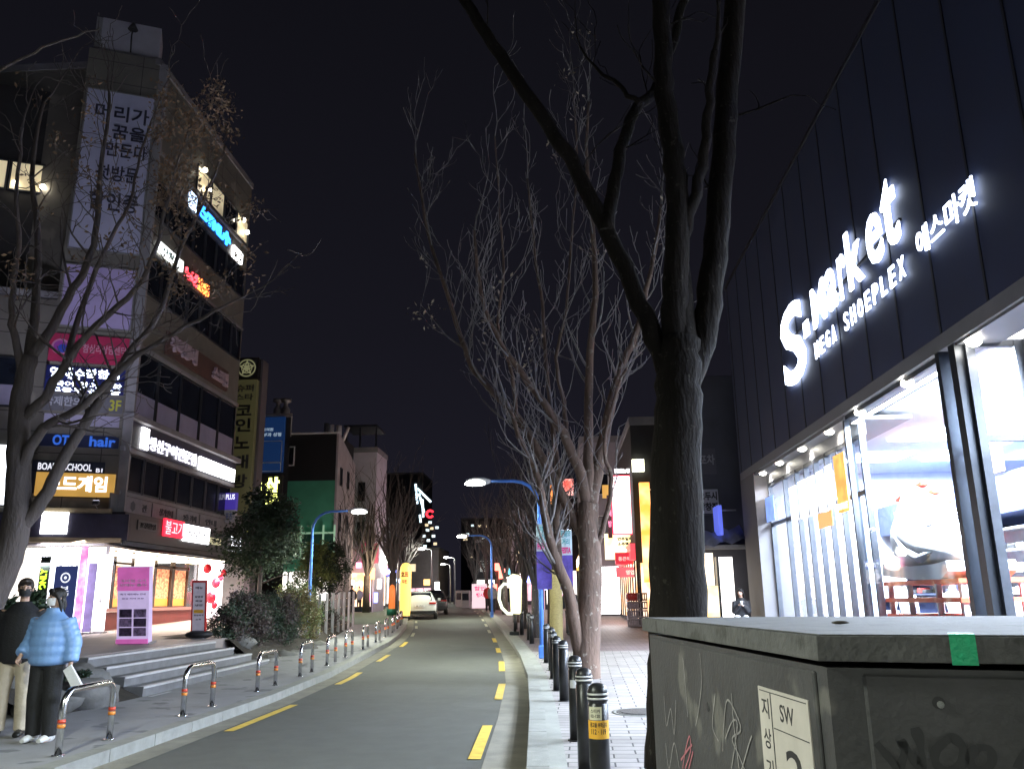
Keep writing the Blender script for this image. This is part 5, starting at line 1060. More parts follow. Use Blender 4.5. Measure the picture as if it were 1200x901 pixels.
def person(label,loc,rz,H,A,top,pants,shoe,hairm,hair='short',mask=None,vox=.012,turn=0,sit=False,puffer=0,wide=1.,hands=True,stance=.1,pw=1.,group=None,shoem2=None,topname='jacket'):
    s=H/1.75; t=T('person',label,'person',loc,rz,group); hipz=.92*s; dz=0
    b=MB()
    if sit: dz=-.47*s
    def z(v): return v*s+dz
    hd=(0,0 if not sit else -.03,z(1.64)); M=head(b,Vector(hd),s,turn,0 if not sit else .12)
    b.tube([(0,.01,z(1.40)),(0,.01,z(1.56))],[.056*s,.05*s],10)
    b.tube([(0,0,z(.86)),(0,0,z(.95)),(0,0,z(1.08)),(0,0,z(1.25)),(0,0,z(1.38)),(0,.0,z(1.45))],[(.15*s,.1*s),(.155*s,.105*s),(.125*s,.09*s),(.155*s,.11*s),(.16*s,.09*s),(.07*s,.06*s)],14)
    legs=[]
    for q in(-1,1):
        hp=V3(q*.09*s,0,z(.9))
        if sit: kn=V3(q*.13*s,-.42*s,.50*s-.03); an=V3(q*.11*s,-.46*s,.09*s)
        else: kn=V3(q*(stance*.5+.045)*s,-.015,.49*s); an=V3(q*(stance*.6+.035)*s,.015,.09*s)
        legs.append((hp,kn,an)); seg(b,hp,kn,.08*s,.055*s); seg(b,kn,an,.052*s,.036*s); b.tube([an,an+V3(q*.01,-.03,-.05*s),an+V3(q*.02,-.13*s,-.065*s)],[.035*s,.035*s,.02*s],8)
        sh=V3(q*.185*s,0,z(1.4)); el=Vector(A[0 if q<0 else 1][0])*s+V3(0,0,dz); wr=Vector(A[0 if q<0 else 1][1])*s+V3(0,0,dz)
        seg(b,sh,el,.05*s,.038*s); seg(b,el,wr,.038*s,.025*s)
        if hands: hand(b,wr,(wr-el)+V3(0,0,-.12),q,.6,s*.95)
        else: b.sphere(wr,(.035*s,.035*s,.06*s),8,6)
    rbuild(b,'body',M_skin,t,vox if vox>.012 else .0062 if hands else vox,2)
    # top
    j=MB(); g=.03+puffer*.03; hem=z(.80 if not puffer else .86)
    if sit: hem=z(.88)
    zs=[hem,hem+.03]+[hem+.03+(z(1.36)-hem-.03)*i/(24 if puffer else 6) for i in range(1,(24 if puffer else 6)+1)]
    R=[]
    for i,q in enumerate(zs):
        u=(q-hem)/(z(1.36)-hem); rx=(.165+.02*math.sin(PI*u)+.012*u+g)*s*wide; ry=(.115+.02*math.sin(PI*u)+g)*s*wide
        if puffer: k=1+.07*(abs(math.sin(PI*4.5*u))-.5); rx*=k; ry*=k
        if i==0: rx*=.9;ry*=.9
        R.append((rx,ry))
    j.tube([(0,.0,q) for q in zs]+[(0,.0,z(1.43)),(0,.01,z(1.48)),(0,.01,z(1.53 if puffer else 1.50))],R+[((.14+g*.5)*s,.10*s),((.075+g*.4)*s,(.075+g*.4)*s),((.07+g*.4)*s,(.07+g*.4)*s)],20)
    for q in(-1,1):
        sh=V3(q*(.17*s),0,z(1.385)); el=Vector(A[0 if q<0 else 1][0])*s+V3(0,0,dz); wr=Vector(A[0 if q<0 else 1][1])*s+V3(0,0,dz)
        r=(.062+g*.75)*s; seg(j,sh,el,r*1.05,r*.95,14,4,.1 if puffer else 0,4); seg(j,el,el.lerp(wr,.93),r*.95,r*(.75 if puffer else .62),14,4,.1 if puffer else 0,3); j.sphere(el,r*.97,12,8)
    rbuild(j,topname,top,t,max(vox,.011),3)
    # trousers
    p=MB(); p.tube([(0,0,z(1.0)),(0,0,z(.92)),(0,0,z(.83))],[(.155*s,.115*s),(.17*s,.125*s),(.165*s,.12*s)],16)
    for hp,kn,an in legs:
        e=an+V3(0,0,-.02*s) ; seg(p,hp+V3(0,0,.0),kn,.105*s*pw,.085*s*pw,14); seg(p,kn,e,.085*s*pw,.075*s*pw,14); p.sphere(kn,.085*s*pw,12,8)
    rbuild(p,'trousers',pants,t,max(vox,.011),3)
    for hp,kn,an in legs:
        f=MB(); c=V3(an.x,an.y,.0); f.tube([c+V3(0,.07*s,.045*s),c+V3(0,.03*s,.05*s),c+V3(0,-.04*s,.05*s),c+V3(0,-.13*s,.04*s),c+V3(0,-.18*s,.03*s)],[(.03*s,.03*s),(.042*s,.05*s),(.045*s,.05*s),(.046*s,.036*s),(.03*s,.022*s)],12); f.tube([c+V3(0,.02,.04*s),c+V3(0,.02,.12*s)],.045*s,10)
        f.build('shoe',shoe,t)
    # hair
    h=MB(); h.M=M
    if hair=='short':
        h.sphere((0,.02*s,.052*s),(.086*s,.1*s,.085*s),16,10); h.sphere((0,.05*s,.0),(.078*s,.07*s,.07*s),12,8); h.tube([(-.06*s,-.06*s,.085*s),(0,-.085*s,.095*s),(.06*s,-.06*s,.085*s)],[.025*s,.032*s,.025*s],8)
        for q in(-1,1): h.sphere((q*.07*s,-.0,.04*s),(.02*s,.05*s,.04*s),8,6)
    else:
        h.sphere((0,.02*s,.048*s),(.09*s,.102*s,.085*s),16,10)
        for q in(-1,1): h.tube([(q*.06*s,-.045*s,.07*s),(q*.085*s,-.005*s,.0),(q*.09*s,.03*s,-.09*s),(q*.08*s,.04*s,-.17*s)],[.016*s,.02*s,.024*s,.016*s],10)
        h.tube([(0,.06*s,.0),(0,.085*s,-.08*s),(0,.08*s,-.18*s)],[(.07*s,.05*s),(.085*s,.045*s),(.07*s,.02*s)],12); h.tube([(-.05*s,-.06*s,.09*s),(.0,-.07*s,.1*s),(.05*s,-.06*s,.09*s)],[.02*s,.026*s,.02*s],8)
    h.M=None; rbuild(h,'hair',hairm,t,max(vox*.8,.008),2)
    e=MB(); e.M=M
    for q in(-1,1): e.sphere((q*.029*s,-.074*s,.018*s),(.012*s,.008*s,.0065*s),8,6); e.tube([(q*.045*s,-.07*s,.04*s),(q*.018*s,-.083*s,.042*s)],.004*s,5)
    e.M=None; e.build('eyes',M_ink,t)
    if mask:
        k=MB(); k.M=M; n=10; vs=[]
        for i in range(7):
            zz=.004-.088*i/6
            for jn in range(n+1):
                a=-1.25+2.5*jn/n; bul=1+.0*i; rx=.071-.012*(i/6)**2; ry=.088+.014*math.cos(a)*math.sin(PI*min(1,(i+1)/6.)); vs.append(((rx+.004)*math.sin(a)*s,-ry*math.cos(a)*s-.004,(zz)*s))
        k.add(vs,[(i*(n+1)+q,(i+1)*(n+1)+q,(i+1)*(n+1)+q+1,i*(n+1)+q+1) for i in range(6) for q in range(n)],0,True)
        for q in(-1,1): k.tube([(q*.068*s,-.03*s,-.0),(q*.083*s,.01*s,.012*s)],.002,4)
        k.M=None; k.build('face_mask',mask,t)
    return t
M_hair=P('hair_black',(.012,.01,.01),.45,0,30,.4,.4,120); M_hair2=P('hair_darkbrown',(.03,.02,.016),.5,0,30,.4,.4,120)
M_jblack=P('jacket_black',(.012,.012,.016),.75,0,8,.3,.3,60); M_jblue=P('puffer_light_blue',(.20,.36,.68),.42,0,3,.08,.25,22); M_cream=P('trousers_cream',(.5,.43,.34),.8,0,6,.12,.4,25); M_tblack=P('trousers_black',(.012,.012,.014),.8,0,6,.3,.4,25)
M_mblack=P('mask_black',(.015,.015,.017),.7); M_mwhite=P('mask_white',(.75,.75,.78),.7); M_swhite=P('sneaker_white_leather',(.65,.65,.65),.5); M_sblack=P('boot_black',(.012,.012,.012),.3)
zg=.126
man=person('man in a black jacket, cream trousers and black mask, at the left edge',(-6.27,9.85,zg),.25,1.73,(((-.26,.04,1.12),(-.24,-.1,.9)),((.27,.06,1.13),(.22,-.17,.98))),M_jblack,M_cream,M_sblack,M_hair2,'short',M_mblack,turn=.25,stance=.16,pw=1.1,wide=1.02)
wom=person('woman in a light blue puffer jacket and white mask beside the man in black',(-5.68,9.5,zg),-.1,1.61,(((-.27,.03,1.14),(-.27,-.15,.98)),((.275,.03,1.12),(.31,-.02,.88))),M_jblue,M_tblack,M_swhite,M_hair,'long',M_mwhite,turn=-.5,puffer=1,stance=.12,pw=1.15,topname='puffer_jacket')
# white paper bag in her hand
bg_=MB(); bg_.hexa([(-.05,-.02,-.2),(.06,-.02,-.24),(.06,.02,-.24),(-.05,.02,-.2),(-.07,-.012,.02),(.03,-.012,.04),(.03,.012,.04),(-.07,.012,.02)]); o=bg_.build('paper_bag',P('paper_white',(.75,.75,.78),.6,0,8,.06,.3,40)); o.location=(-5.38,9.42,.88); o.rotation_euler=(.1,-.45,0); tag(o,'small white paper bag hanging from the hand of the woman in blue','bag')
# seated woman by the column
sw=person('seated woman in a black coat holding a cup by the grey column',(5.0,24.3,zg+.42),-.25,1.66,(((-.2,-.12,1.12),(-.05,-.22,1.3)),((.2,-.14,1.12),(.06,-.22,1.28))),M_jblack,P('trousers_patterned',(.4,.4,.42),.8,0,30,.9),M_sblack,M_hair,'long',None,vox=.016,turn=-.3,sit=True)
mb=MB(); mb.bbox(-.35,.35,-.2,.22,0,.80,.02); o=mb.build('stone_block',M_kerb); o.location=(5.0,24.42,zg); tag(o,'granite block the seated woman sits on','stone block')
mb=MB(); mb.lathe((0,0,0),[(.03,0),(.038,.1)],12); mb.lathe((0,0,.1),[(.04,0),(.04,.012),(.02,.014)],12,1); o=mb.build('paper_cup',[M_white,M_ink]); o.location=(4.95,24.02,zg+.42+1.30*.949-.47*.949); tag(o,'white paper cup held by the seated woman','cup')
def walker(label,x,y,H,top,pants,rz=0,hair='short',z=None): return person(label,(x,y,tz(y)+.13 if z is None else z),rz,H,(((-.23,.05,1.12),(-.22,-.05,.88)),((.23,-.03,1.12),(.22,-.1,.88))),top,pants,M_sblack,M_hair,hair,None,vox=.022,hands=False,group='people farther down the street')
M_tred=P('coat_red',(.6,.03,.03),.6); M_tgrey=P('coat_grey',(.15,.15,.16),.7); M_tbeige=P('coat_beige',(.4,.33,.24),.7)
walker('person in a red top walking on the right kerb by the red banner',-4.55,55,1.72,M_tred,M_tblack,.2)
walker('person in dark clothes walking just in front of the red-topped one',-4.0,51.5,1.75,M_tgrey,M_tblack,PI)
walker('person in a dark coat between the lamp post and the forked tree',.35,30,1.7,M_jblack,M_tblack,.3)
walker('person in a beige coat behind the forked tree on the right pavement',1.0,33,1.65,M_tbeige,M_tblack,PI,'long')
walker('person in black standing before the warm shops beyond the left kerb',-12.6,52,1.72,M_jblack,M_tblack,.4,z=tz(52)+.13)
walker('person in a long grey coat near the orange shops on the left',-13.3,57,1.68,M_tgrey,M_tblack,-.3,'long',z=tz(57)+.13)
# ================================================================ parked cars
def car(label,x,y,rz,paint):
    t=T('parked_car',label,'car',(x,y,tz(y)+.005),rz,'cars parked along the left kerb')
    secs=[(0.0,.80,.34,.62,.66,.70),(.03,.86,.28,.78,.90,.76),(.10,.89,.26,.90,1.03,.72),(.42,.90,.24,.93,1.34,.62),(.75,.91,.22,.94,1.47,.60),(1.6,.92,.20,.94,1.53,.62),(2.5,.92,.20,.93,1.47,.60),(3.05,.91,.22,.92,1.18,.64),(3.35,.90,.22,.90,1.0,.72),(4.05,.86,.25,.78,.86,.7),(4.3,.78,.3,.62,.70,.62),(4.36,.6,.36,.5,.56,.5)]
    vs=[]
    for (yy,w,zb,zw,zr,wr) in secs:
        half=[(0,zb),(w*.85,zb),(w*.98,zb+.12),(w,(zb+zw)/2),(w*.98,zw),(w*.93,zw+.05 if zr>zw+.06 else zr),(wr,zr-.03),(wr*.7,zr),(0,zr+.01)]
        vs+=[(a,yy,b) for a,b in half]+[(-a,yy,b) for a,b in half[-2:0:-1]]
    n=16; k=len(secs); mb=MB(); mb.add(vs,[(i*n+j,i*n+(j+1)%n,(i+1)*n+(j+1)%n,(i+1)*n+j) for i in range(k-1) for j in range(n)]+[tuple(range(n-1,-1,-1)),tuple(range((k-1)*n,k*n))],0,True)
    o=mb.build('body',paint,t,recalc=True); m=o.modifiers.new('s','SUBSURF'); m.levels=1; m.render_levels=2
    g=MB(); g.add([(-.66,.10,1.0),(.66,.10,1.0),(.55,.50,1.40),(-.55,.50,1.40)],[(0,1,2,3)]); g.build('rear_window',M_dglass,t)
    for s in(-1,1):
        g=MB(); g.add([(s*.905,.65,.98),(s*.66,.85,1.42),(s*.68,2.45,1.42),(s*.91,3.0,.98)],[(0,1,2,3) if s>0 else (3,2,1,0)]); g.build('side_window',M_dglass,t)
        g=MB(); g.bbox(s*.50 if s>0 else -.86,.86 if s>0 else -.50,-.015,.1,.80,.90,.01); g.build('tail_light',bpy.data.materials.get('tail_light_red') or P('tail_light_red',(.35,.01,.01),.2),t)
        for yy in(.78,3.5):
            wmb=MB(); wmb.tube([(s*.93,yy,.32),(s*.74,yy,.32)],.33,20); wh=wmb.build('wheel',bpy.data.materials.get('tyre_rubber') or P('tyre_rubber',(.015,.015,.015),.8),t); r=MB(); r.tube([(s*.938,yy,.32),(s*.92,yy,.32)],.2,14); r.build('rim',M_steel,wh)
        g=MB(); g.bbox(s*.93 if s>0 else -1.09,1.09 if s>0 else -.93,2.6,2.75,.98,1.12,.02); g.build('mirror',paint,t)
    g=MB(); g.box(-.84,.84,-.03,.05,.30,.46); g.build('rear_bumper',M_blackmetal,t)
    g=MB(); g.box(-.26,.26,-.04,-.0,.66,.77); pl_=g.build('number_plate',M_white,t); g=MB(); ftext(g,FR((0,-.04,0),(1,0,0)),'38 7021',-.22,.22,.68,.75,0,.002,.01); g.build('plate_lettering',M_ink,t)
    return t
car('white hatchback seen from behind, first of the parked cars',-7.55,46.6,.13,P('car_paint_white',(.62,.63,.62),.25,0,0,coat=.6))
car('dark car half hidden beyond the white parked hatchback',-7.85,53.4,.15,P('car_paint_dark',(.03,.032,.035),.25,coat=.6))
# ================================================================ free standing signs
# beer mug sign
Y=30.5; c=aty(600,722,Y); mg=T('beer_mug_sign','glowing beer mug shaped sign with a big handle beside the right kerb','sign',(c.x+.05,Y,tz(Y)+.13))
z0=.72; mb=MB(); pr=[(.02,.0),(.32,-.02),(.37,.05),(.40,.9),(.42,1.15),(.3,1.32),(.1,1.36),(-.02,1.28),(-.06,1.1),(-.02,.9)]
mb.prism([(a-.1,b+z0) for a,b in pr],lambda a,b,d:Vector((a,d,b)),-.12,.12); mb.build('mug_body',E('mug_yellow_white',(1,.97,.6),1.5),mg,recalc=True)
mb=MB(); mb.tube([(-.1,0,z0+.98),(-.32,0,z0+1.02),(-.47,0,z0+.86),(-.5,0,z0+.5),(-.4,0,z0+.2),(-.2,0,z0+.0),(-.02,0,z0+.0)],.055,8); mb.build('mug_handle',E('mug_handle_glow',(.95,1,.8),1.3),mg)
mb=MB(); mb.bbox(-.14,.2,-.14,.14,0,.12,.02); mb.tube([(.05,0,.1),(.05,0,.75)],.05,8); mb.build('stand',M_blackmetal,mg)
# glowing inflatable tube sign on the left kerb
Y=46.0; q=aty(480,720,Y); tbs=T('inflatable_tube_sign','glowing yellow inflatable tube sign with red writing behind the white car','sign',(q.x-.25,Y,tz(Y)+.13))
top=aty(480,659,Y).z-tz(Y)-.13
mb=MB(); mb.lathe((0,0,0),[(.25,.0),(.28,.3),(.30,.8),(.31,top-.5),(.28,top-.22),(.18,top-.05),(.02,top)],20); mb.build('tube',E('tube_yellow',(1,.66,.16),1.5),tbs)
mb=MB(); wraptext(mb,'호프',.325,-PI/2,.42,top-.75,top-.48,.05); wraptext(mb,'치킨',.325,-PI/2,.3,top-1.1,top-.9,.04); mb.build('lettering',M_red,tbs)
mb=MB(); mb.cyl((0,0,-.02),.34,.12,20); mb.build('blower_base',M_blackmetal,tbs)
q=aty(459,716,50); o=T('tube_sign_orange','shorter dim orange tube sign left of the dark bare trunk','sign',(q.x,50,tz(50)+.13)); MB().lathe((0,0,0),[(.16,0),(.19,.4),(.19,1.4),(.13,1.65),(.02,1.72)],16).build('tube',E('tube_orange',(1,.25,.05),.7),o); MB().lathe((0,0,-.01),[(.28,0),(.28,.35),(.26,.36)],16).build('base_skirt',P('skirt_green',(.03,.25,.15),.6),o)
# pink stand and leaning board on the plaza
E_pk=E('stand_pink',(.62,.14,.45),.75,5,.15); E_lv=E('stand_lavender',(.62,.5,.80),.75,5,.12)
def easel(name,label,pts4,y,dep,parts,rz=0): pass
t,w,h,f,M=stand('promo_stand','pink and lavender promotional stand with photo grid in front of the restaurant','standing sign',150,186,663,17.9,Pz(17.9),E_lv,[('우리집 고기',.12,.9,.80,.84,0),('신메뉴 출시',.08,.92,.745,.785,0),('특가 세트메뉴 안내',.1,.9,.63,.655,1),('점심 저녁 포장',.15,.85,.575,.595,1)],[M_white,P('ink_violet',(.25,.15,.4),.6)],lean=.16,depth=.16)
mb=MB(); mb.M=M; fbox(mb,f,-w/2-.004,w/2+.004,h*.70,h,0.162,.17); mb.build('header_panel',E_pk,t)
mb=MB(); mb.M=M; fbox(mb,f,-w/2,w/2,.05,.14,.162,.2); mb.build('foot_panel',E_pk,t)
for i in range(3):
    for j in range(2):
        mb=MB(); mb.M=M; a=-w/2+.05+j*(w/2-.03); z=.2+i*h*.118; fbox(mb,f,a,a+w/2-.07,z,z+h*.105,.162,.166); mb.build('photo',[P('photo_dark',(.08,.05,.1),.5,0,14,.9),P('photo_mauve',(.3,.2,.35),.5,0,16,.8)][(i+j)%2] if 'photo_dark' not in bpy.data.materials else bpy.data.materials[['photo_dark','photo_mauve'][(i+j)%2]],t)
t['label']='pink topped promotional stand with a photo grid in front of the restaurant'
for ch in t.children:
    if ch.name.startswith('lettering'): ch.location.y-=.01; 
mb=MB(); 
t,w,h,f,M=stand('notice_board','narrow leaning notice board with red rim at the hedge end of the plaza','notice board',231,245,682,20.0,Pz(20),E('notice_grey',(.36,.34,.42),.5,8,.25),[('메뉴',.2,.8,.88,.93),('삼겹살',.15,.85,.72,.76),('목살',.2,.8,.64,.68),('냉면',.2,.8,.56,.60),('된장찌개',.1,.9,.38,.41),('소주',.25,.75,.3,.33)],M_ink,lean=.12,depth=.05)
mb=MB(); mb.M=M
for q in((-w/2-.03,w/2+.03,h,h+.05),(-w/2-.03,-w/2,.1,h),(w/2,w/2+.03,.1,h)): fbox(mb,f,*q,.0,.06)
mb.build('red_rim',M_red,t); mb=MB(); mb.M=M; fbox(mb,f,-w*.4,w*.4,h*.46,h*.52,.052,.056); mb.build('yellow_label',M_st,t)
mb=MB(); mb.sphere((0,0,.1),(.34,.24,.1),12,6); mb.build('sand_bag',M_ink,t)
# ================================================================ far buildings, left side
def block(name,label,x0,x1,y0,y1,z1,mat,extra=None,group=None):
    zb=min(tz(y0),1.6)-.1; t=T(name,label,'building',((x0+x1)/2,y0,zb),0,group); mb=MB(); mb.box(x0,x1,y0,y1,zb,z1); mb.build('wall',mat,t,world=True); mb=MB()
    for a in((x0-.05,x1+.05,y0-.05,y0+.15),(x0-.05,x1+.05,y1-.15,y1+.05),(x0-.05,x0+.15,y0+.15,y1-.15),(x1-.15,x1+.05,y0+.15,y1-.15)): mb.box(*a,z1+.001,z1+.35)
    mb.build('parapet',M_concrete,t,world=True); return t
def wins(t,fr,us,zs,w,h,lit=0,frame=M_white,seed=0,litm=None):
    r=random.Random(seed)
    for z in zs:
        for u in us:
            mb=MB()
            for q in((u,u+w,z+h-.06,z+h),(u,u+w,z,z+.06),(u,u+.06,z+.06,z+h-.06),(u+w-.06,u+w,z+.06,z+h-.06)): fbox(mb,fr,*q,.003,.06)
            wd=mb.build('window',frame,t,world=True); p=MB(); fbox(p,fr,u+.06,u+w-.06,z+.06,z+h-.06,.003,.02); o=p.build('pane',(litm or E_winwarm) if r.random()<lit else M_dglass,t,world=True); o.parent=wd
E_winwarm=E('window_warm_lit',(1,.8,.5),1.2); E_wincool=E('window_cool_lit',(.8,.95,1),1.6)
E_shopw=E('shop_interior_white',(1,.94,.88),2.6,1.2,.5); E_shopo=E('shop_interior_orange',(1,.5,.2),2.4,1.5,.6,(1,.9,.75)); E_shopp=E('shop_interior_pink',(1,.6,.7),1.8,1.5,.5); E_shopg=E('shop_interior_green',(.5,.8,.2),1.2,1,.5)
M_drk=P('wall_dark',(.03,.03,.035),.8,0,1,.3); M_green=P('wall_green',(.07,.32,.2),.6,0,1,.12); M_gw=P('wall_grey_render',(.38,.35,.39),.8,0,1,.15); M_ww=P('wall_white_render',(.62,.58,.68),.8,0,1,.12)
def shop(t,fr,u0,u1,z0,z1,E_,name='shop_front',signm=None,txt=None,lm=None,n=.01):
    mb=MB(); fbox(mb,fr,u0,u1,z0,z1,n,n+.03); mb.build(name,E_,t,world=True); mb=MB(); k=max(1,int((u1-u0)/1.2))
    for i in range(k+1): u=u0+(u1-u0)*i/k; fbox(mb,fr,u-.04,u+.04,z0,z1,n+.031,n+.09)
    fbox(mb,fr,u0,u1,z0,z0+.35,n+.032,n+.08); mb.build('shop_frame',M_darkframe,t,world=True)
    if signm:
        mb=MB(); fbox(mb,fr,u0,u1,z1+.05,z1+.7,n,n+.2); mb.build('shop_sign',signm,t,world=True)
        if txt: mb=MB(); ftext(mb,fr,txt,u0+(u1-u0)*.2,u1-(u1-u0)*.2,z1+.15,z1+.6,n+.205,.02,.03); mb.build('shop_lettering',lm,t,world=True)
# blue sign building
b1=T('blue_sign_building','dark building carrying the tall blue sign, beyond the karaoke sign','building',(-19,43.5,.4)); mb=MB(); mb.hexa([(-24,43.5,.3),(-14.15,43.5,.3),(-15.95,48.8,.3),(-24,48.8,.3),(-24,43.5,11.2),(-14.15,43.5,11.2),(-15.95,48.8,11.2),(-24,48.8,11.2)]); mb.build('wall',M_drk,b1,world=True); mb=MB(); mb.hexa([(-24.1,43.4,11.21),(-14.05,43.4,11.21),(-15.85,48.9,11.21),(-24.1,48.9,11.21),(-24.1,43.4,11.4),(-14.05,43.4,11.4),(-15.85,48.9,11.4),(-24.1,48.9,11.4)]); mb.build('roof_edge',M_concrete,b1,world=True)
BF=FR((0,43.5,0),(1,0,0)); u0,z1=BF.hit(302,489,.2);u1,_=BF.hit(334,489,.2); _,z0=BF.hit(318,553,.2)
M_bl=E('sign_blue_dim',(.015,.07,.26),.22)
sign('tall_blue_sign','tall dim blue sign with white edging and small pale writing','sign',BF,u0,u1,z0,z1,.02,.2,M_bl,[('미용의원',.08,.6,.74,.80),('피부과 성형',.08,.9,.64,.71)],E('ink_pale_blue',(.5,.65,.8),.5),.015)
mb=MB()
for q in((u0+.05,u1-.05,z0+(z1-z0)*.55,z0+(z1-z0)*.56),(u0+.05,u1-.05,z0+(z1-z0)*.16,z0+(z1-z0)*.175),(u0+.05,u1-.05,z0+.03,z0+.06),(u1-.1,u1-.06,z0+.03,z0+(z1-z0)*.56)): fbox(mb,BF,*q,.222,.226)
o=mb.build('sign_edging',M_white,[x for x in bpy.data.objects if x.name.startswith('tall_blue_sign')][0],world=True)
sign('yellow_stack_sign','glowing yellow two column letter sign behind the evergreen','sign',BF,u0-.3,u1+.05,BF.hit(318,597,.2)[1],BF.hit(318,557,.2)[1],.02,.2,M_drk,[('호프',.06,.42,.52,.82),('맥주',.06,.42,.15,.45),('삼',.5,.92,.5,.95),('국',.5,.92,.05,.45)],E('letters_yellow',(.95,1,.25),4),.06)
sign('yellow_stack_sign','small round yellow glowing sign under the two column one','sign',BF,BF.hit(322,0,.2)[0],BF.hit(332,0,.2)[0],BF.hit(325,622,.2)[1],BF.hit(325,612,.2)[1],.02,.2,E('disc_yellow',(.9,1,.2),3))
for i,px in enumerate((322,331)):
    a=aty(px,486,45); t=tag(MB().lathe((0,0,0),[(.25,0),(.25,.7),(.12,.9),(.12,1.1),(.3,1.15),(.3,1.3)],12).build('roof_vent',M_grey),['left one of the two small vents on the blue sign building roof','right one of the two small vents on the blue sign building roof'][i],'roof vent'); t.location=(a.x,45.5,11.4)
# green building
gx=aty(395,505,49).x; zt=aty(395,508,49).z
b2=T('green_building','building with black upper storeys over a green lower wall','building',(gx-3,49,.5))
zg_=aty(370,563,49).z
mb=MB(); mb.box(-20,gx,49,53.3,zg_,zt); mb.build('upper_wall',P('wall_black_sheet',(.012,.012,.014),.6,0,2,.2),b2,world=True)
mb=MB(); mb.box(-20,gx+.001,49.02,53.3,.4,zg_-.002); mb.build('lower_wall',M_green,b2,world=True)
mb=MB(); mb.hexa([(gx+.002,49.0,.4),(gx+.12,49,.4),(gx+.12,53.35,.4),(gx+.002,53.35,.4),(gx+.002,49.0,zt+.1),(gx+.12,49,zt+.1),(gx+.12,53.35,zt-1.2),(gx+.002,53.35,zt-1.2)]); mb.build('side_wall',M_gw,b2,world=True)
mb=MB(); mb.box(-20,gx+.1,48.93,49.0,zt,zt+.1); mb.build('roof_edge',M_white,b2,world=True)
GF=FR((0,49,0),(1,0,0)); a=GF.hit(334,546);b=GF.hit(346,523); wins(b2,GF,[a[0]],[a[1]],b[0]-a[0],b[1]-a[1])
SG=FR((gx+.12,49,0),(0,1,0)); wins(b2,SG,[.6,2.3],[5.6,8.3],.45,1.1,frame=M_darkframe)
a=GF.hit(352,655);b=GF.hit(393,615); mb=MB(); fbox(mb,GF,a[0],b[0],a[1],b[1]-.5,.02,.1); mb.build('green_shop_window',P('shop_window_greenish',(.02,.07,.05),.15),b2,world=True); mb=MB()
for k in range(4): u=a[0]+(b[0]-a[0])*k/3; fbox(mb,GF,u-.05,u+.05,a[1],b[1],.11,.16)
fbox(mb,GF,a[0],b[0],b[1]-.5,b[1]-.4,.11,.15); mb.build('green_shop_frame',E('frame_pale_green',(.35,.6,.4),.5),b2,world=True)
shop(b2,GF,-18,gx-.1,.95,3.3,E_shopw,n=.03)
for i,(px,h) in enumerate(((383,1.0),(388,.9),(397,.85),(402,.8))):
    a=aty(px,505,50.5); o=tag(MB().tube([(0,0,-.1),(0,0,h+.05) if i!=3 else (.35,0,h)],.19 if i!=3 else .1,12).build('roof_duct',M_white if i else M_grey),['grey flue at the left of the rooftop group','first white rooftop duct pipe','second white rooftop duct pipe','thin slanting pipe beside the rooftop ducts'][i],'duct pipe'); o.location=(a.x,50.5,zt-.1)
# white building
wx0=aty(415,560,57).x; wx1=aty(441,560,57).x
b3=block('white_house','narrow white building beyond the green one with dark roof terrace',wx0-6,wx1,57,60.5,aty(430,530,57).z,M_ww)
WF=FR((0,57,0),(1,0,0)); wins(b3,WF,[wx0-.6+.9],[5.5,8.2],.5,1.3,frame=M_darkframe)
mb=MB(); zr=aty(430,528,57).z
for px in(404,420,439): a=aty(px,520,56.8); mb.box(a.x-.06,a.x+.06,57.2,57.32,zr,zr+1.7)
mb.box(aty(402,520,57).x,aty(441,520,57).x,57,60,zr+1.7,zr+1.85); mb.build('roof_terrace',M_darkframe,b3,world=True)
WS=FR((wx1,57,0),(0,1,0)); mb=MB(); fbox(mb,WF,wx1-.75,wx1+.3,aty(430,660,57).z,aty(430,637,57).z,.02,.5); mb.build('pink_awning',E('awning_pink',(.7,.1,.18),.5),b3,world=True); shop(b3,WF,wx0-2,wx1-.1,.9,3.4,E_shopo,n=.02)
lft=[(61,67,-13.6,8.5,M_gw,E_shopo,'grey shop building just beyond the narrow white one'),(68,78,-15,7.5,M_drk,E_shopw,'dark low shop building beyond the grey shops on the left'),(80,95,-18.3,10,M_gw,E_shopp,'grey shop building with pink light far down the left side'),(97,125,-22,9,M_drk,E_shopw,'long dark shop building at the far bend on the left')]
SHC=[('치킨','red'),('분식','blue'),('노래방','purple'),('편의점','blue2')]
for i,(ya,yb,x,zz,m,e,lb) in enumerate(lft):
    t=block('shop_building',lb,x-8,x,ya,yb,zz,m,group='far shop buildings on the left'); fr=FR((x,ya,0),(0,1,0)); z0=tz(ya)+.1; shop(t,fr,.2,yb-ya-.2,z0,z0+2.6,e,signm=E('shopsign_'+SHC[i][1],[(.9,.15,.1),(.15,.2,.9),(.45,.15,.7),(.1,.5,.9)][i],1.2),txt=SHC[i][0],lm=E_white)
    f2=FR((0,ya,0),(1,0,0)); shop(t,f2,x-5,x-.2,z0,z0+2.6,[E_shopp,E_shopo,E_shopw,E_shopw][i],n=.02); wins(t,fr,[1+2.2*k for k in range(int((yb-ya-1)/2.2))],[4.6],1.2,1.1,.3,seed=i)
    wins(t,f2,[x-2.4,x-4.6],[4.6],1.2,1.1,.3,seed=i+9)
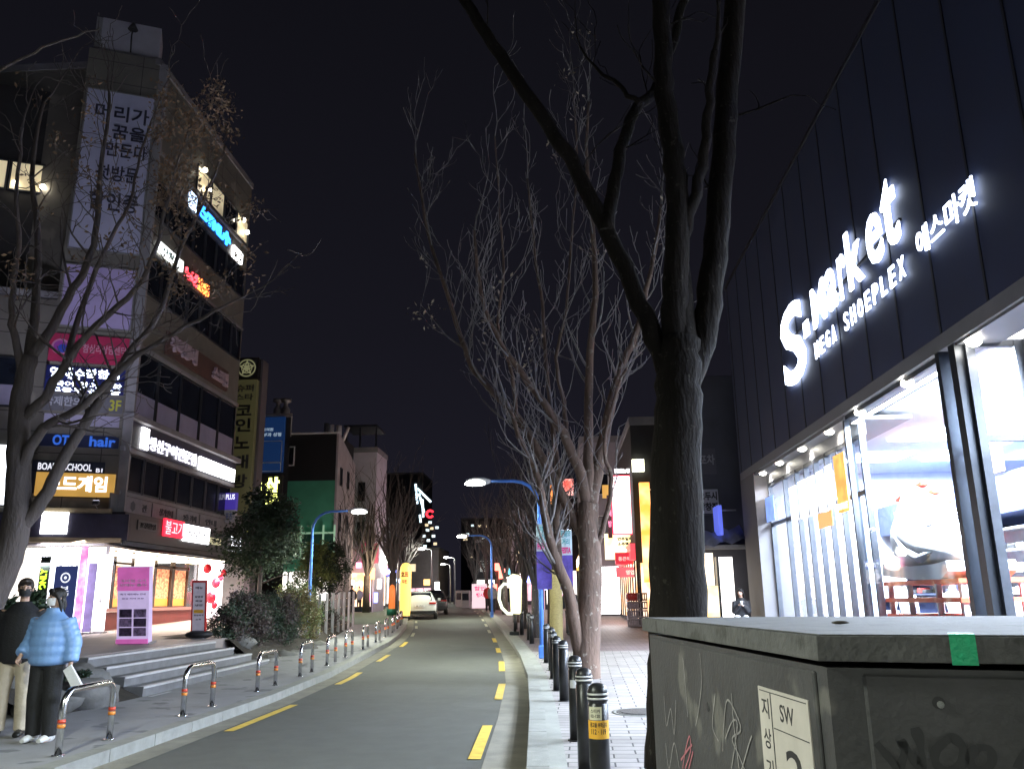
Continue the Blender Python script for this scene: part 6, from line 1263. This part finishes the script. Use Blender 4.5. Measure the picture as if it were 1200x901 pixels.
# warm light in front of the left shops
for x,y,c,e in((-11.5,55,(1,.75,.5),350),(-11.5,47.5,(1,.85,.8),250),(-13,64,(1,.7,.6),350),(2.6,38.5,(1,.9,.9),300),(1.0,47,(1,.7,.65),300),(-1.6,62,(1,.8,.8),350)):
    L=bpy.data.lights.new('far_shop_light','POINT'); L.energy=e; L.color=c; L.shadow_soft_size=.5; o=bpy.data.objects.new('far_shop_light',L); C.objects.link(o); o.location=(x,y,tz(y)+2.9)
# far tower with light strips
b4=block('far_tower','distant tall building with white light strips above the parked cars',-36,-26.5,165,178,26,P('tower_dark',(.02,.022,.028),.7)); TF=FR((0,165,0),(1,0,0))
mb=MB()
for (a,b) in(((487,567),(489,590)),((489,572),(505,588)),((491,578),(497,600)),((495,585),(496,606)),((492,603),(493,612))):
    p=[TF.hit(*a,.1),TF.hit(*b,.1)]; mb.tube([TF.p(*p[0],.1),TF.p(*p[1],.1)],.2,4)
mb.build('light_strips',E('strip_cool',(.7,.9,1),3),b4,world=True)
far_w=[]; r=random.Random(3); mbs=[]
for k,(px,py) in enumerate([(500,615),(504,612),(501,621),(506,619),(508,628),(502,633),(510,637),(498,640),(505,645),(494,655),(512,618),(497,628)]):
    u,z=TF.hit(px,py,.05); mb=MB(); fbox(mb,TF,u-.33,u+.33,z-.25,z+.25,.05,.12); mb.build('lit_window',E_wincool if k%3 else E_winwarm,b4,world=True)
q=TF.p(*TF.hit(504,602,.3),.3); rs=T('round_red_sign','small glowing red ring sign on the distant tower','sign',q); mb=MB(); n=16; mb.tube([(.65*math.cos(.5+5.2*i/n),0,.65*math.sin(.5+5.2*i/n)) for i in range(n+1)],.22,6); mb.build('ring',E('ring_red',(1,.03,.05),3),rs)
# distant cluster of small lights behind the trees
b5=block('far_apartments','distant dark apartment block with scattered lit windows at the street end',-24,-4,210,225,21,bpy.data.materials['tower_dark']); AF=FR((0,210,0),(1,0,0))
for k in range(70):
    u=r.uniform(-23.5,-4.5); z=r.uniform(2.5,20); s=r.choice((.25,.35)); mb=MB(); fbox(mb,AF,u-s,u+s,z-s*.7,z+s*.7,.02,.05); mb.build('lit_window',r.choice((E_wincool,E_winwarm,E_winwarm)),b5,world=True)
b6=block('far_shop_row','bright shops closing the view at the end of the street',-44,-18,128,140,9,M_gw); EF=FR((0,128,0),(1,0,0)); shop(b6,EF,-40,-19,1.3,3.4,E_shopp); wins(b6,EF,[-38+3*k for k in range(6)],[5.8],1.6,1.2,.5)
# ================================================================ far buildings, right side
b7=T('dark_annex','dark building with a white brush lettered sign next to the shoe store','building',(6,27.5,.2)); x7=4.35
mb=MB(); mb.box(x7,13,27.5,33,0,8.7); mb.build('wall',P('wall_slate',(.05,.052,.07),.7,0,1,.25),b7,world=True); NF=FR((0,27.5,0),(1,0,0))
mb=MB(); fbox(mb,NF,x7-.02,6,3.0,3.12,.01,.5); mb.build('ledge',M_grey,b7,world=True)
a=NF.hit(812,602,.1);b=NF.hit(841,573,.1); sign('brush_sign','white sign with black brush lettering beside the big dark trunk','sign',NF,a[0],b[0],a[1],b[1],.02,.08,P('sign_white_dull',(.42,.42,.48),.6),[('오두시',.25,.95,.55,.9),('막창집',.25,.95,.12,.45)],M_ink,.04,edge=M_darkframe)
a=NF.hit(812,555,.1);b=NF.hit(838,525,.1); sign('faded_sign','dim grey sign above the white brush lettered one','sign',NF,a[0],b[0],a[1],b[1],.02,.05,P('sign_slate',(.07,.07,.09),.6),[('포차',.3,.95,.35,.75)],P('ink_dim',(.25,.25,.28),.6),.02)
# snack kiosk
kq=atz(845,722,.9); kx0=NF.hit(815,700,1.2)[0]; kx1=NF.hit(862,700,1.2)[0]
ki=T('snack_kiosk','small bright snack kiosk with yellow counter under a crumpled awning','kiosk',(kx0+.6,26.3,.13)); KY=26.3; KFr=FR((0,KY,0),(1,0,0))
a=aty(840,686,KY); b=aty(840,650,KY); kr=aty(843,680,KY).x; k2=aty(862,680,KY).x
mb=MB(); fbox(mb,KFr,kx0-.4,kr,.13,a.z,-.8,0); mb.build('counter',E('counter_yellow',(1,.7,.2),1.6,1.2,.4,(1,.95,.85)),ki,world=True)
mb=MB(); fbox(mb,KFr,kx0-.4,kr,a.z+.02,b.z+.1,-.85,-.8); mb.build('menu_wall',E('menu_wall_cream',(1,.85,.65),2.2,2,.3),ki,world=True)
mb=MB(); fbox(mb,KFr,kr+.03,k2,.13,aty(850,652,KY).z,-.3,-.25); mb.build('white_side_panel',E('kiosk_panel_white',(1,.95,.92),3),ki,world=True)
mb=MB(); fbox(mb,KFr,kr-.05,kr+.02,.13,aty(850,652,KY).z,-.3,.02); mb.build('post',M_blackmetal,ki,world=True)
mb=MB()
for k,(s,z) in enumerate((('떡볶이',.36),('순대',.2),('튀김',.05))): ftext(mb,KFr,s,kx0-.1,kx0+.3,a.z+.1+z*1.4,a.z+.22+z*1.4,-.795,.01,.03)
mb.build('menu_lettering',M_ink,ki,world=True)
mb=MB(); za=aty(840,645,KY).z; n=12; vs=[]
for i in range(n+1):
    for j in range(5): vs.append((kx0-.5+(k2-kx0+.8)*i/n,KY-.9+.3*j,za+.12*j+.07*math.sin(i*1.9+j)+.25*(i/n)))
mb.add(vs,[(i*5+j,(i+1)*5+j,(i+1)*5+j+1,i*5+j+1) for i in range(n) for j in range(4)],0,True); mb.build('awning',P('tarpaulin_grey',(.2,.2,.23),.35,0,3,.4),ki,world=True)
a=NF.hit(842,626,.5); b=NF.hit(852,600,.5); sq=T('tilted_blue_screen','small tilted blue lit sign between the annex and the grey column','sign',(5.1,25.8,a[1])); mb=MB(); fbox(mb,FR((4.95,26.6,0),(0,-1,0)),0,.8,a[1]-.1,b[1]+.1,0,.12); mb.build('panel',E('screen_blue',(.12,.17,.9),.8),sq,world=True); mb=MB(); mb.tube([(5.0,26.4,b[1]),(5.5,26.4,b[1])],.03,6); mb.build('bracket',M_grey,sq,world=True)
# next buildings following the bend
rb=[(35,44,3.15,8.6,M_drk,'dark shop building just beyond the slate annex'),(46,56,1.35,9.9,M_gw,'grey three storey shop building with bright white ground floor'),(58,74,-1.0,8.3,M_drk,'dark shop building behind the beer mug sign'),(76,96,-4.3,9.0,M_gw,'grey shop building near the far bend on the right'),(98,125,-9.5,8,M_drk,'dark shop building at the far bend on the right')]
rts=[]
for i,(ya,yb,x,zz,m,lb) in enumerate(rb):
    t=block('shop_building',lb,x,x+9,ya,yb,zz,m,group='far shop buildings on the right'); rts.append(t); fr=FR((x,ya,0),(0,-1,0)); z0=tz(ya)+.1; e=[E_shopo,E_shopw,E_shopp,E_shopw,E_shopo][i]
    shop(t,fr,-(yb-ya)+.2,-.2,z0,z0+2.6,e,signm=E('rsign_%s'%['crimson','amber','rose','aqua','lime'][i],[(.9,.08,.1),(1,.5,.05),(1,.2,.35),(.2,.7,.9),(.4,.9,.3)][i],1.4),txt=['호프','갈비','카페','약국','마트'][i],lm=E_white)
    f2=FR((0,ya,0),(1,0,0)); shop(t,f2,x+.1,x+(2.2 if i else 1.2),z0,z0+2.5,[E_shopo,E_shopw,E_shopw,E_shopp,E_shopw][i],n=.02)
    wins(t,fr,[-(yb-ya)+1+2.3*k for k in range(int((yb-ya-1)/2.3))],[4.7],1.3,1.2,.45,seed=i,litm=E_winwarm); wins(t,f2,[x+.5],[4.7,7.0][:1+(zz>9)],1.0,1.2,.3,seed=i+5)
def FX(y): return FR((0,y,0),(1,0,0))
def psign(name,label,l,r,t_,b_,y,panel,texts=(),lm=None,bold=.02,edge=None,g=None):
    f=FX(y); a=f.hit(l,(t_+b_)/2,.1); b=f.hit(r,(t_+b_)/2,.1); z1=f.hit((l+r)/2,t_,.1)[1]; z0=f.hit((l+r)/2,b_,.1)[1]; return sign(name,label,'sign',f,a[0],b[0],z0,z1,-.1,.2,panel,texts,lm,bold,edge=edge,group=g)
psign('square_lantern_sign','small square pale yellow lit sign high beside the big dark trunk',741,755,538,552,34.8,E('square_cream',(1,1,.72),3.5))
psign('vertical_red_sign','tall white sign with glowing red edge down the right street',718,739,558,625,36.5,E('sign_redwhite',(1,.88,.9),3.2),[('봉구비어',.1,.9,.86,.92),('생맥주',.15,.85,.72,.78),('감자튀김',.1,.9,.58,.63),('노가리',.2,.8,.43,.48)],E('letters_rose',(1,.3,.35),1.6),.02,edge=E('edge_red_glow',(1,.03,.08),3))
psign('script_sign','tiny white script sign above the tall red edged sign',720,738,549,554,36.5,M_drk,[('맛있는집',0,1,.0,.95)],E_white,.04)
psign('vertical_dark_sign','narrow dark sign with pink letters left of the red edged sign',712,717,580,630,37.2,P('sign_plum',(.05,.015,.025),.5),[('노',.1,.9,.75,.9),('래',.1,.9,.5,.65),('방',.1,.9,.25,.4)],E('letters_pink',(1,.3,.5),1.5))
psign('amber_panel_sign','plain dull amber sign panel behind the pale twigs',706,717,568,583,38.5,E('panel_amber',(.8,.45,.1),.7))
psign('led_board_sign','yellow sign with dark LED lines under the red edged sign',709,742,625,655,37.6,E('panel_yellow_lit',(1,.75,.2),2.2,1,.2,(1,.95,.7)),[('안주일체',.45,.98,.72,.86),('소주맥주',.45,.98,.52,.66)],M_ink,.05)
psign('red_awning_sign','red awning sign with pale writing above the crates',721,757,647,661,36.2,E('awning_red_lit',(.75,.04,.07),.8),[('통큰해물포차',.1,.9,.3,.65)],E('letters_salmon',(1,.6,.55),1.1))
psign('red_awning_sign','lower paler red awning strip just above the crates',722,760,664,676,36.0,E('awning_rose_lit',(.8,.16,.2),.9),[('영업중',.3,.7,.25,.7)],E('letters_peach',(1,.8,.7),1.2))
psign('vertical_amber_sign','long amber vertical sign close to the left edge of the big dark trunk',752,764,565,682,34.5,E('amber_strip',(1,.38,.06),2.2,1.2,.5,(1,.75,.4)))
psign('bright_shop_window','dazzling white shop window low between the trees on the right',700,726,664,719,37.0,E('dazzle_white',(1,.98,1),8))
psign('red_sign_behind_tree','small red and white lit sign behind the forked tree',658,672,561,580,47,E('sign_white_red',(1,.55,.5),1.8,2,.7,(1,.08,.05)))
psign('red_sign_behind_tree','small orange lit sign strip behind the forked tree',645,651,568,590,47,E('strip_orange_far',(1,.35,.1),1.8))
for i in range(16):
    rr=random.Random(i); px=[588,596,618,626,634,579,606,641,652,662,583,612,622,646,657,668][i]; py=[672,682,676,690,700,690,684,688,694,700,664,668,660,670,682,678][i]
    w_=rr.uniform(4,8);h_=rr.uniform(5,14); cc=[(1,.2,.15),(1,.9,.85),(.3,.35,1),(1,.55,.2),(1,.4,.6)][i%5]
    psign('far_street_sign','%s lit sign %s, right side shops'%(['red','white','blue','orange','pink'][i%5],['just left of the beer mug','just above the beer mug','right of the beer mug handle','low by the lamp post','beside the wrapped tree','left of the mug near the lamp','above the mug foam','right of the blue lamp post','behind the wrapped tree','behind the forked trunk','high left of the mug','high right of the mug','high over the wrapped tree','over the person in dark','over the person in beige','right of the wrapped tree'][i]),px-w_/2,px+w_/2,py-h_/2,py+h_/2,[57.6,57.2,45.2,45.0,44.8][i%5],E('farsign_'+'abcdefghijklmnop'[i],cc,4),g='lit signs among the far shops on the right')
for i in range(14):
    rr=random.Random(i+40); px=[404,412,420,428,436,444,450,388,396,414,431,440,500,512][i]; py=[668,684,662,690,672,684,668,676,690,698,700,700,682,690][i]; w_=rr.uniform(3,7);h_=rr.uniform(6,18); cc=[(1,.5,.15),(1,.95,.9),(.9,.3,.5),(.25,.3,1)][i%4]
    yy=56.4 if px<445 else 60.4
    if px>490: yy=96
    psign('left_street_sign','%s lit sign %s'%(['orange','white','pink','blue'][i%4],['under the pink awning on the left','beside the yellow green tree','high over the left shops','low by the strolling pair on the left','by the dark bare trunk','between the pale house and bare trunk','just left of the dark bare trunk','beside the left lamp post foot','low behind the golden bush','right of the small dark evergreen','near the kerb at the left shops','nearest the orange tube sign','left of the far road end','at the far road end'][i]),px-w_/2,px+w_/2,py-h_/2,py+h_/2,yy,E('leftsign_'+'abcdefghijklmn'[i],cc,4),g='lit signs among the far shops on the left')
# crates by the red awning
M_crw=P('crate_lilac',(.55,.5,.62),.5); M_crr=P('crate_red',(.6,.08,.1),.5)
for k in range(4):
    for j in range(2):
        a=aty(741+j*12,719,35.0); x=a.x; z=.13+tz(35)+.33*k; t=T('drink_crate','%s drink crate %s'%(['lilac','red'][1 if (k==3 and j==0) else 0],['at the bottom of the left stack','second from the bottom of the left stack','third up the left stack','topmost on the left stack by the awning','at the bottom of the right stack by the trunk','second from the bottom of the right stack','third up the right stack','topmost on the right stack by the trunk'][k+4*j]),'crate',(x,35.0+.02*k,z),.03*k,'drink crates stacked under the red awning')
        m=M_crr if (k==3 and j==0) else M_crw; mb=MB(); w_=.2
        for zz in((0,.07),(.25,.31)):
            mb.box(-w_,w_,-.15,-.12,*zz); mb.box(-w_,w_,.12,.15,*zz); mb.box(-w_,-w_+.03,-.12,.12,*zz); mb.box(w_-.03,w_,-.12,.12,*zz)
        for q in range(5): x_=-w_+q*(2*w_-.05)/4; mb.box(x_,x_+.05,-.148,-.122,.07,.25); mb.box(x_,x_+.05,.122,.148,.07,.25)
        mb.box(-w_+.03,w_-.03,-.12,.12,0,.02); mb.build('shell',m,t)
# red and white banner stand far right kerb
t,w,h,f,M=stand('street_banner','red and white banner with round print on the far right kerb','standing banner',553,572,684,61,tz(61)+.13,E('banner_rosewhite',(.95,.75,.82),.9),[('할인',.15,.85,.72,.9,0),('행사',.25,.75,.45,.62,0)],[E('print_red',(.9,.05,.2),1.1)]); 
for i,(px,y) in enumerate(((546,64),(539,68))):
    a=aty(px,712,y); t=T('vending_box',['pale boxy kiosk just left of the far red and white banner','second pale boxy kiosk left of the far banner'][i],'kiosk',(a.x,y,tz(y)+.1)); mb=MB(); mb.bbox(-.32,.32,-.3,.3,0,1.3,.05); mb.build('body',P('kiosk_pale' if i==0 else 'kiosk_grey',(.2,.2,.21),.5),t); mb=MB(); mb.box(-.24,.24,-.33,-.31,.6,1.1); mb.build('panel',M_dglass,t)
# ================================================================ sky and camera
w=bpy.data.worlds.new('World'); sc.world=w; w.use_nodes=True; n=w.node_tree.nodes; l=w.node_tree.links
bg=n['Background']; sky=n.new('ShaderNodeTexSky'); sky.sky_type='NISHITA'; sky.sun_disc=False; sky.sun_elevation=R_(-6); sky.sun_rotation=R_(200)
tc=n.new('ShaderNodeTexCoord'); sx=n.new('ShaderNodeSeparateXYZ'); l.new(tc.outputs['Generated'],sx.inputs[0])
rp=n.new('ShaderNodeValToRGB'); e=rp.color_ramp.elements; e[0].position=0; e[0].color=(.0125,.0118,.0195,1); e[1].position=.75; e[1].color=(.0042,.0042,.0062,1); k=e.new(.3); k.color=(.0082,.0079,.0125,1)
l.new(sx.outputs[2],rp.inputs[0])
ad=n.new('ShaderNodeMix'); ad.data_type='RGBA'; ad.blend_type='ADD'; ad.inputs[0].default_value=.02; l.new(rp.outputs[0],ad.inputs[6]); l.new(sky.outputs[0],ad.inputs[7])
l.new(ad.outputs[2],bg.inputs[0]); bg.inputs[1].default_value=1.0
cd=bpy.data.cameras.new('camera'); cam=bpy.data.objects.new('camera',cd); C.objects.link(cam)
cd.sensor_fit='HORIZONTAL'; cd.sensor_width=36; cd.lens=36*F/1200; cd.clip_end=3000; cd.clip_start=.05
m=Matrix((( _rt.x,_up.x,-_f.x,CAM.x),(_rt.y,_up.y,-_f.y,CAM.y),(_rt.z,_up.z,-_f.z,CAM.z),(0,0,0,1))); cam.matrix_world=m
sc.camera=cam
sc.view_settings.view_transform='Standard'; sc.view_settings.look='None'; sc.view_settings.exposure=0; sc.view_settings.gamma=1
cy=sc.cycles; cy.use_denoising=True; cy.max_bounces=6; cy.diffuse_bounces=3; cy.glossy_bounces=3; cy.transmission_bounces=4; cy.transparent_max_bounces=12; cy.sample_clamp_indirect=4; cy.caustics_reflective=False; cy.caustics_refractive=False
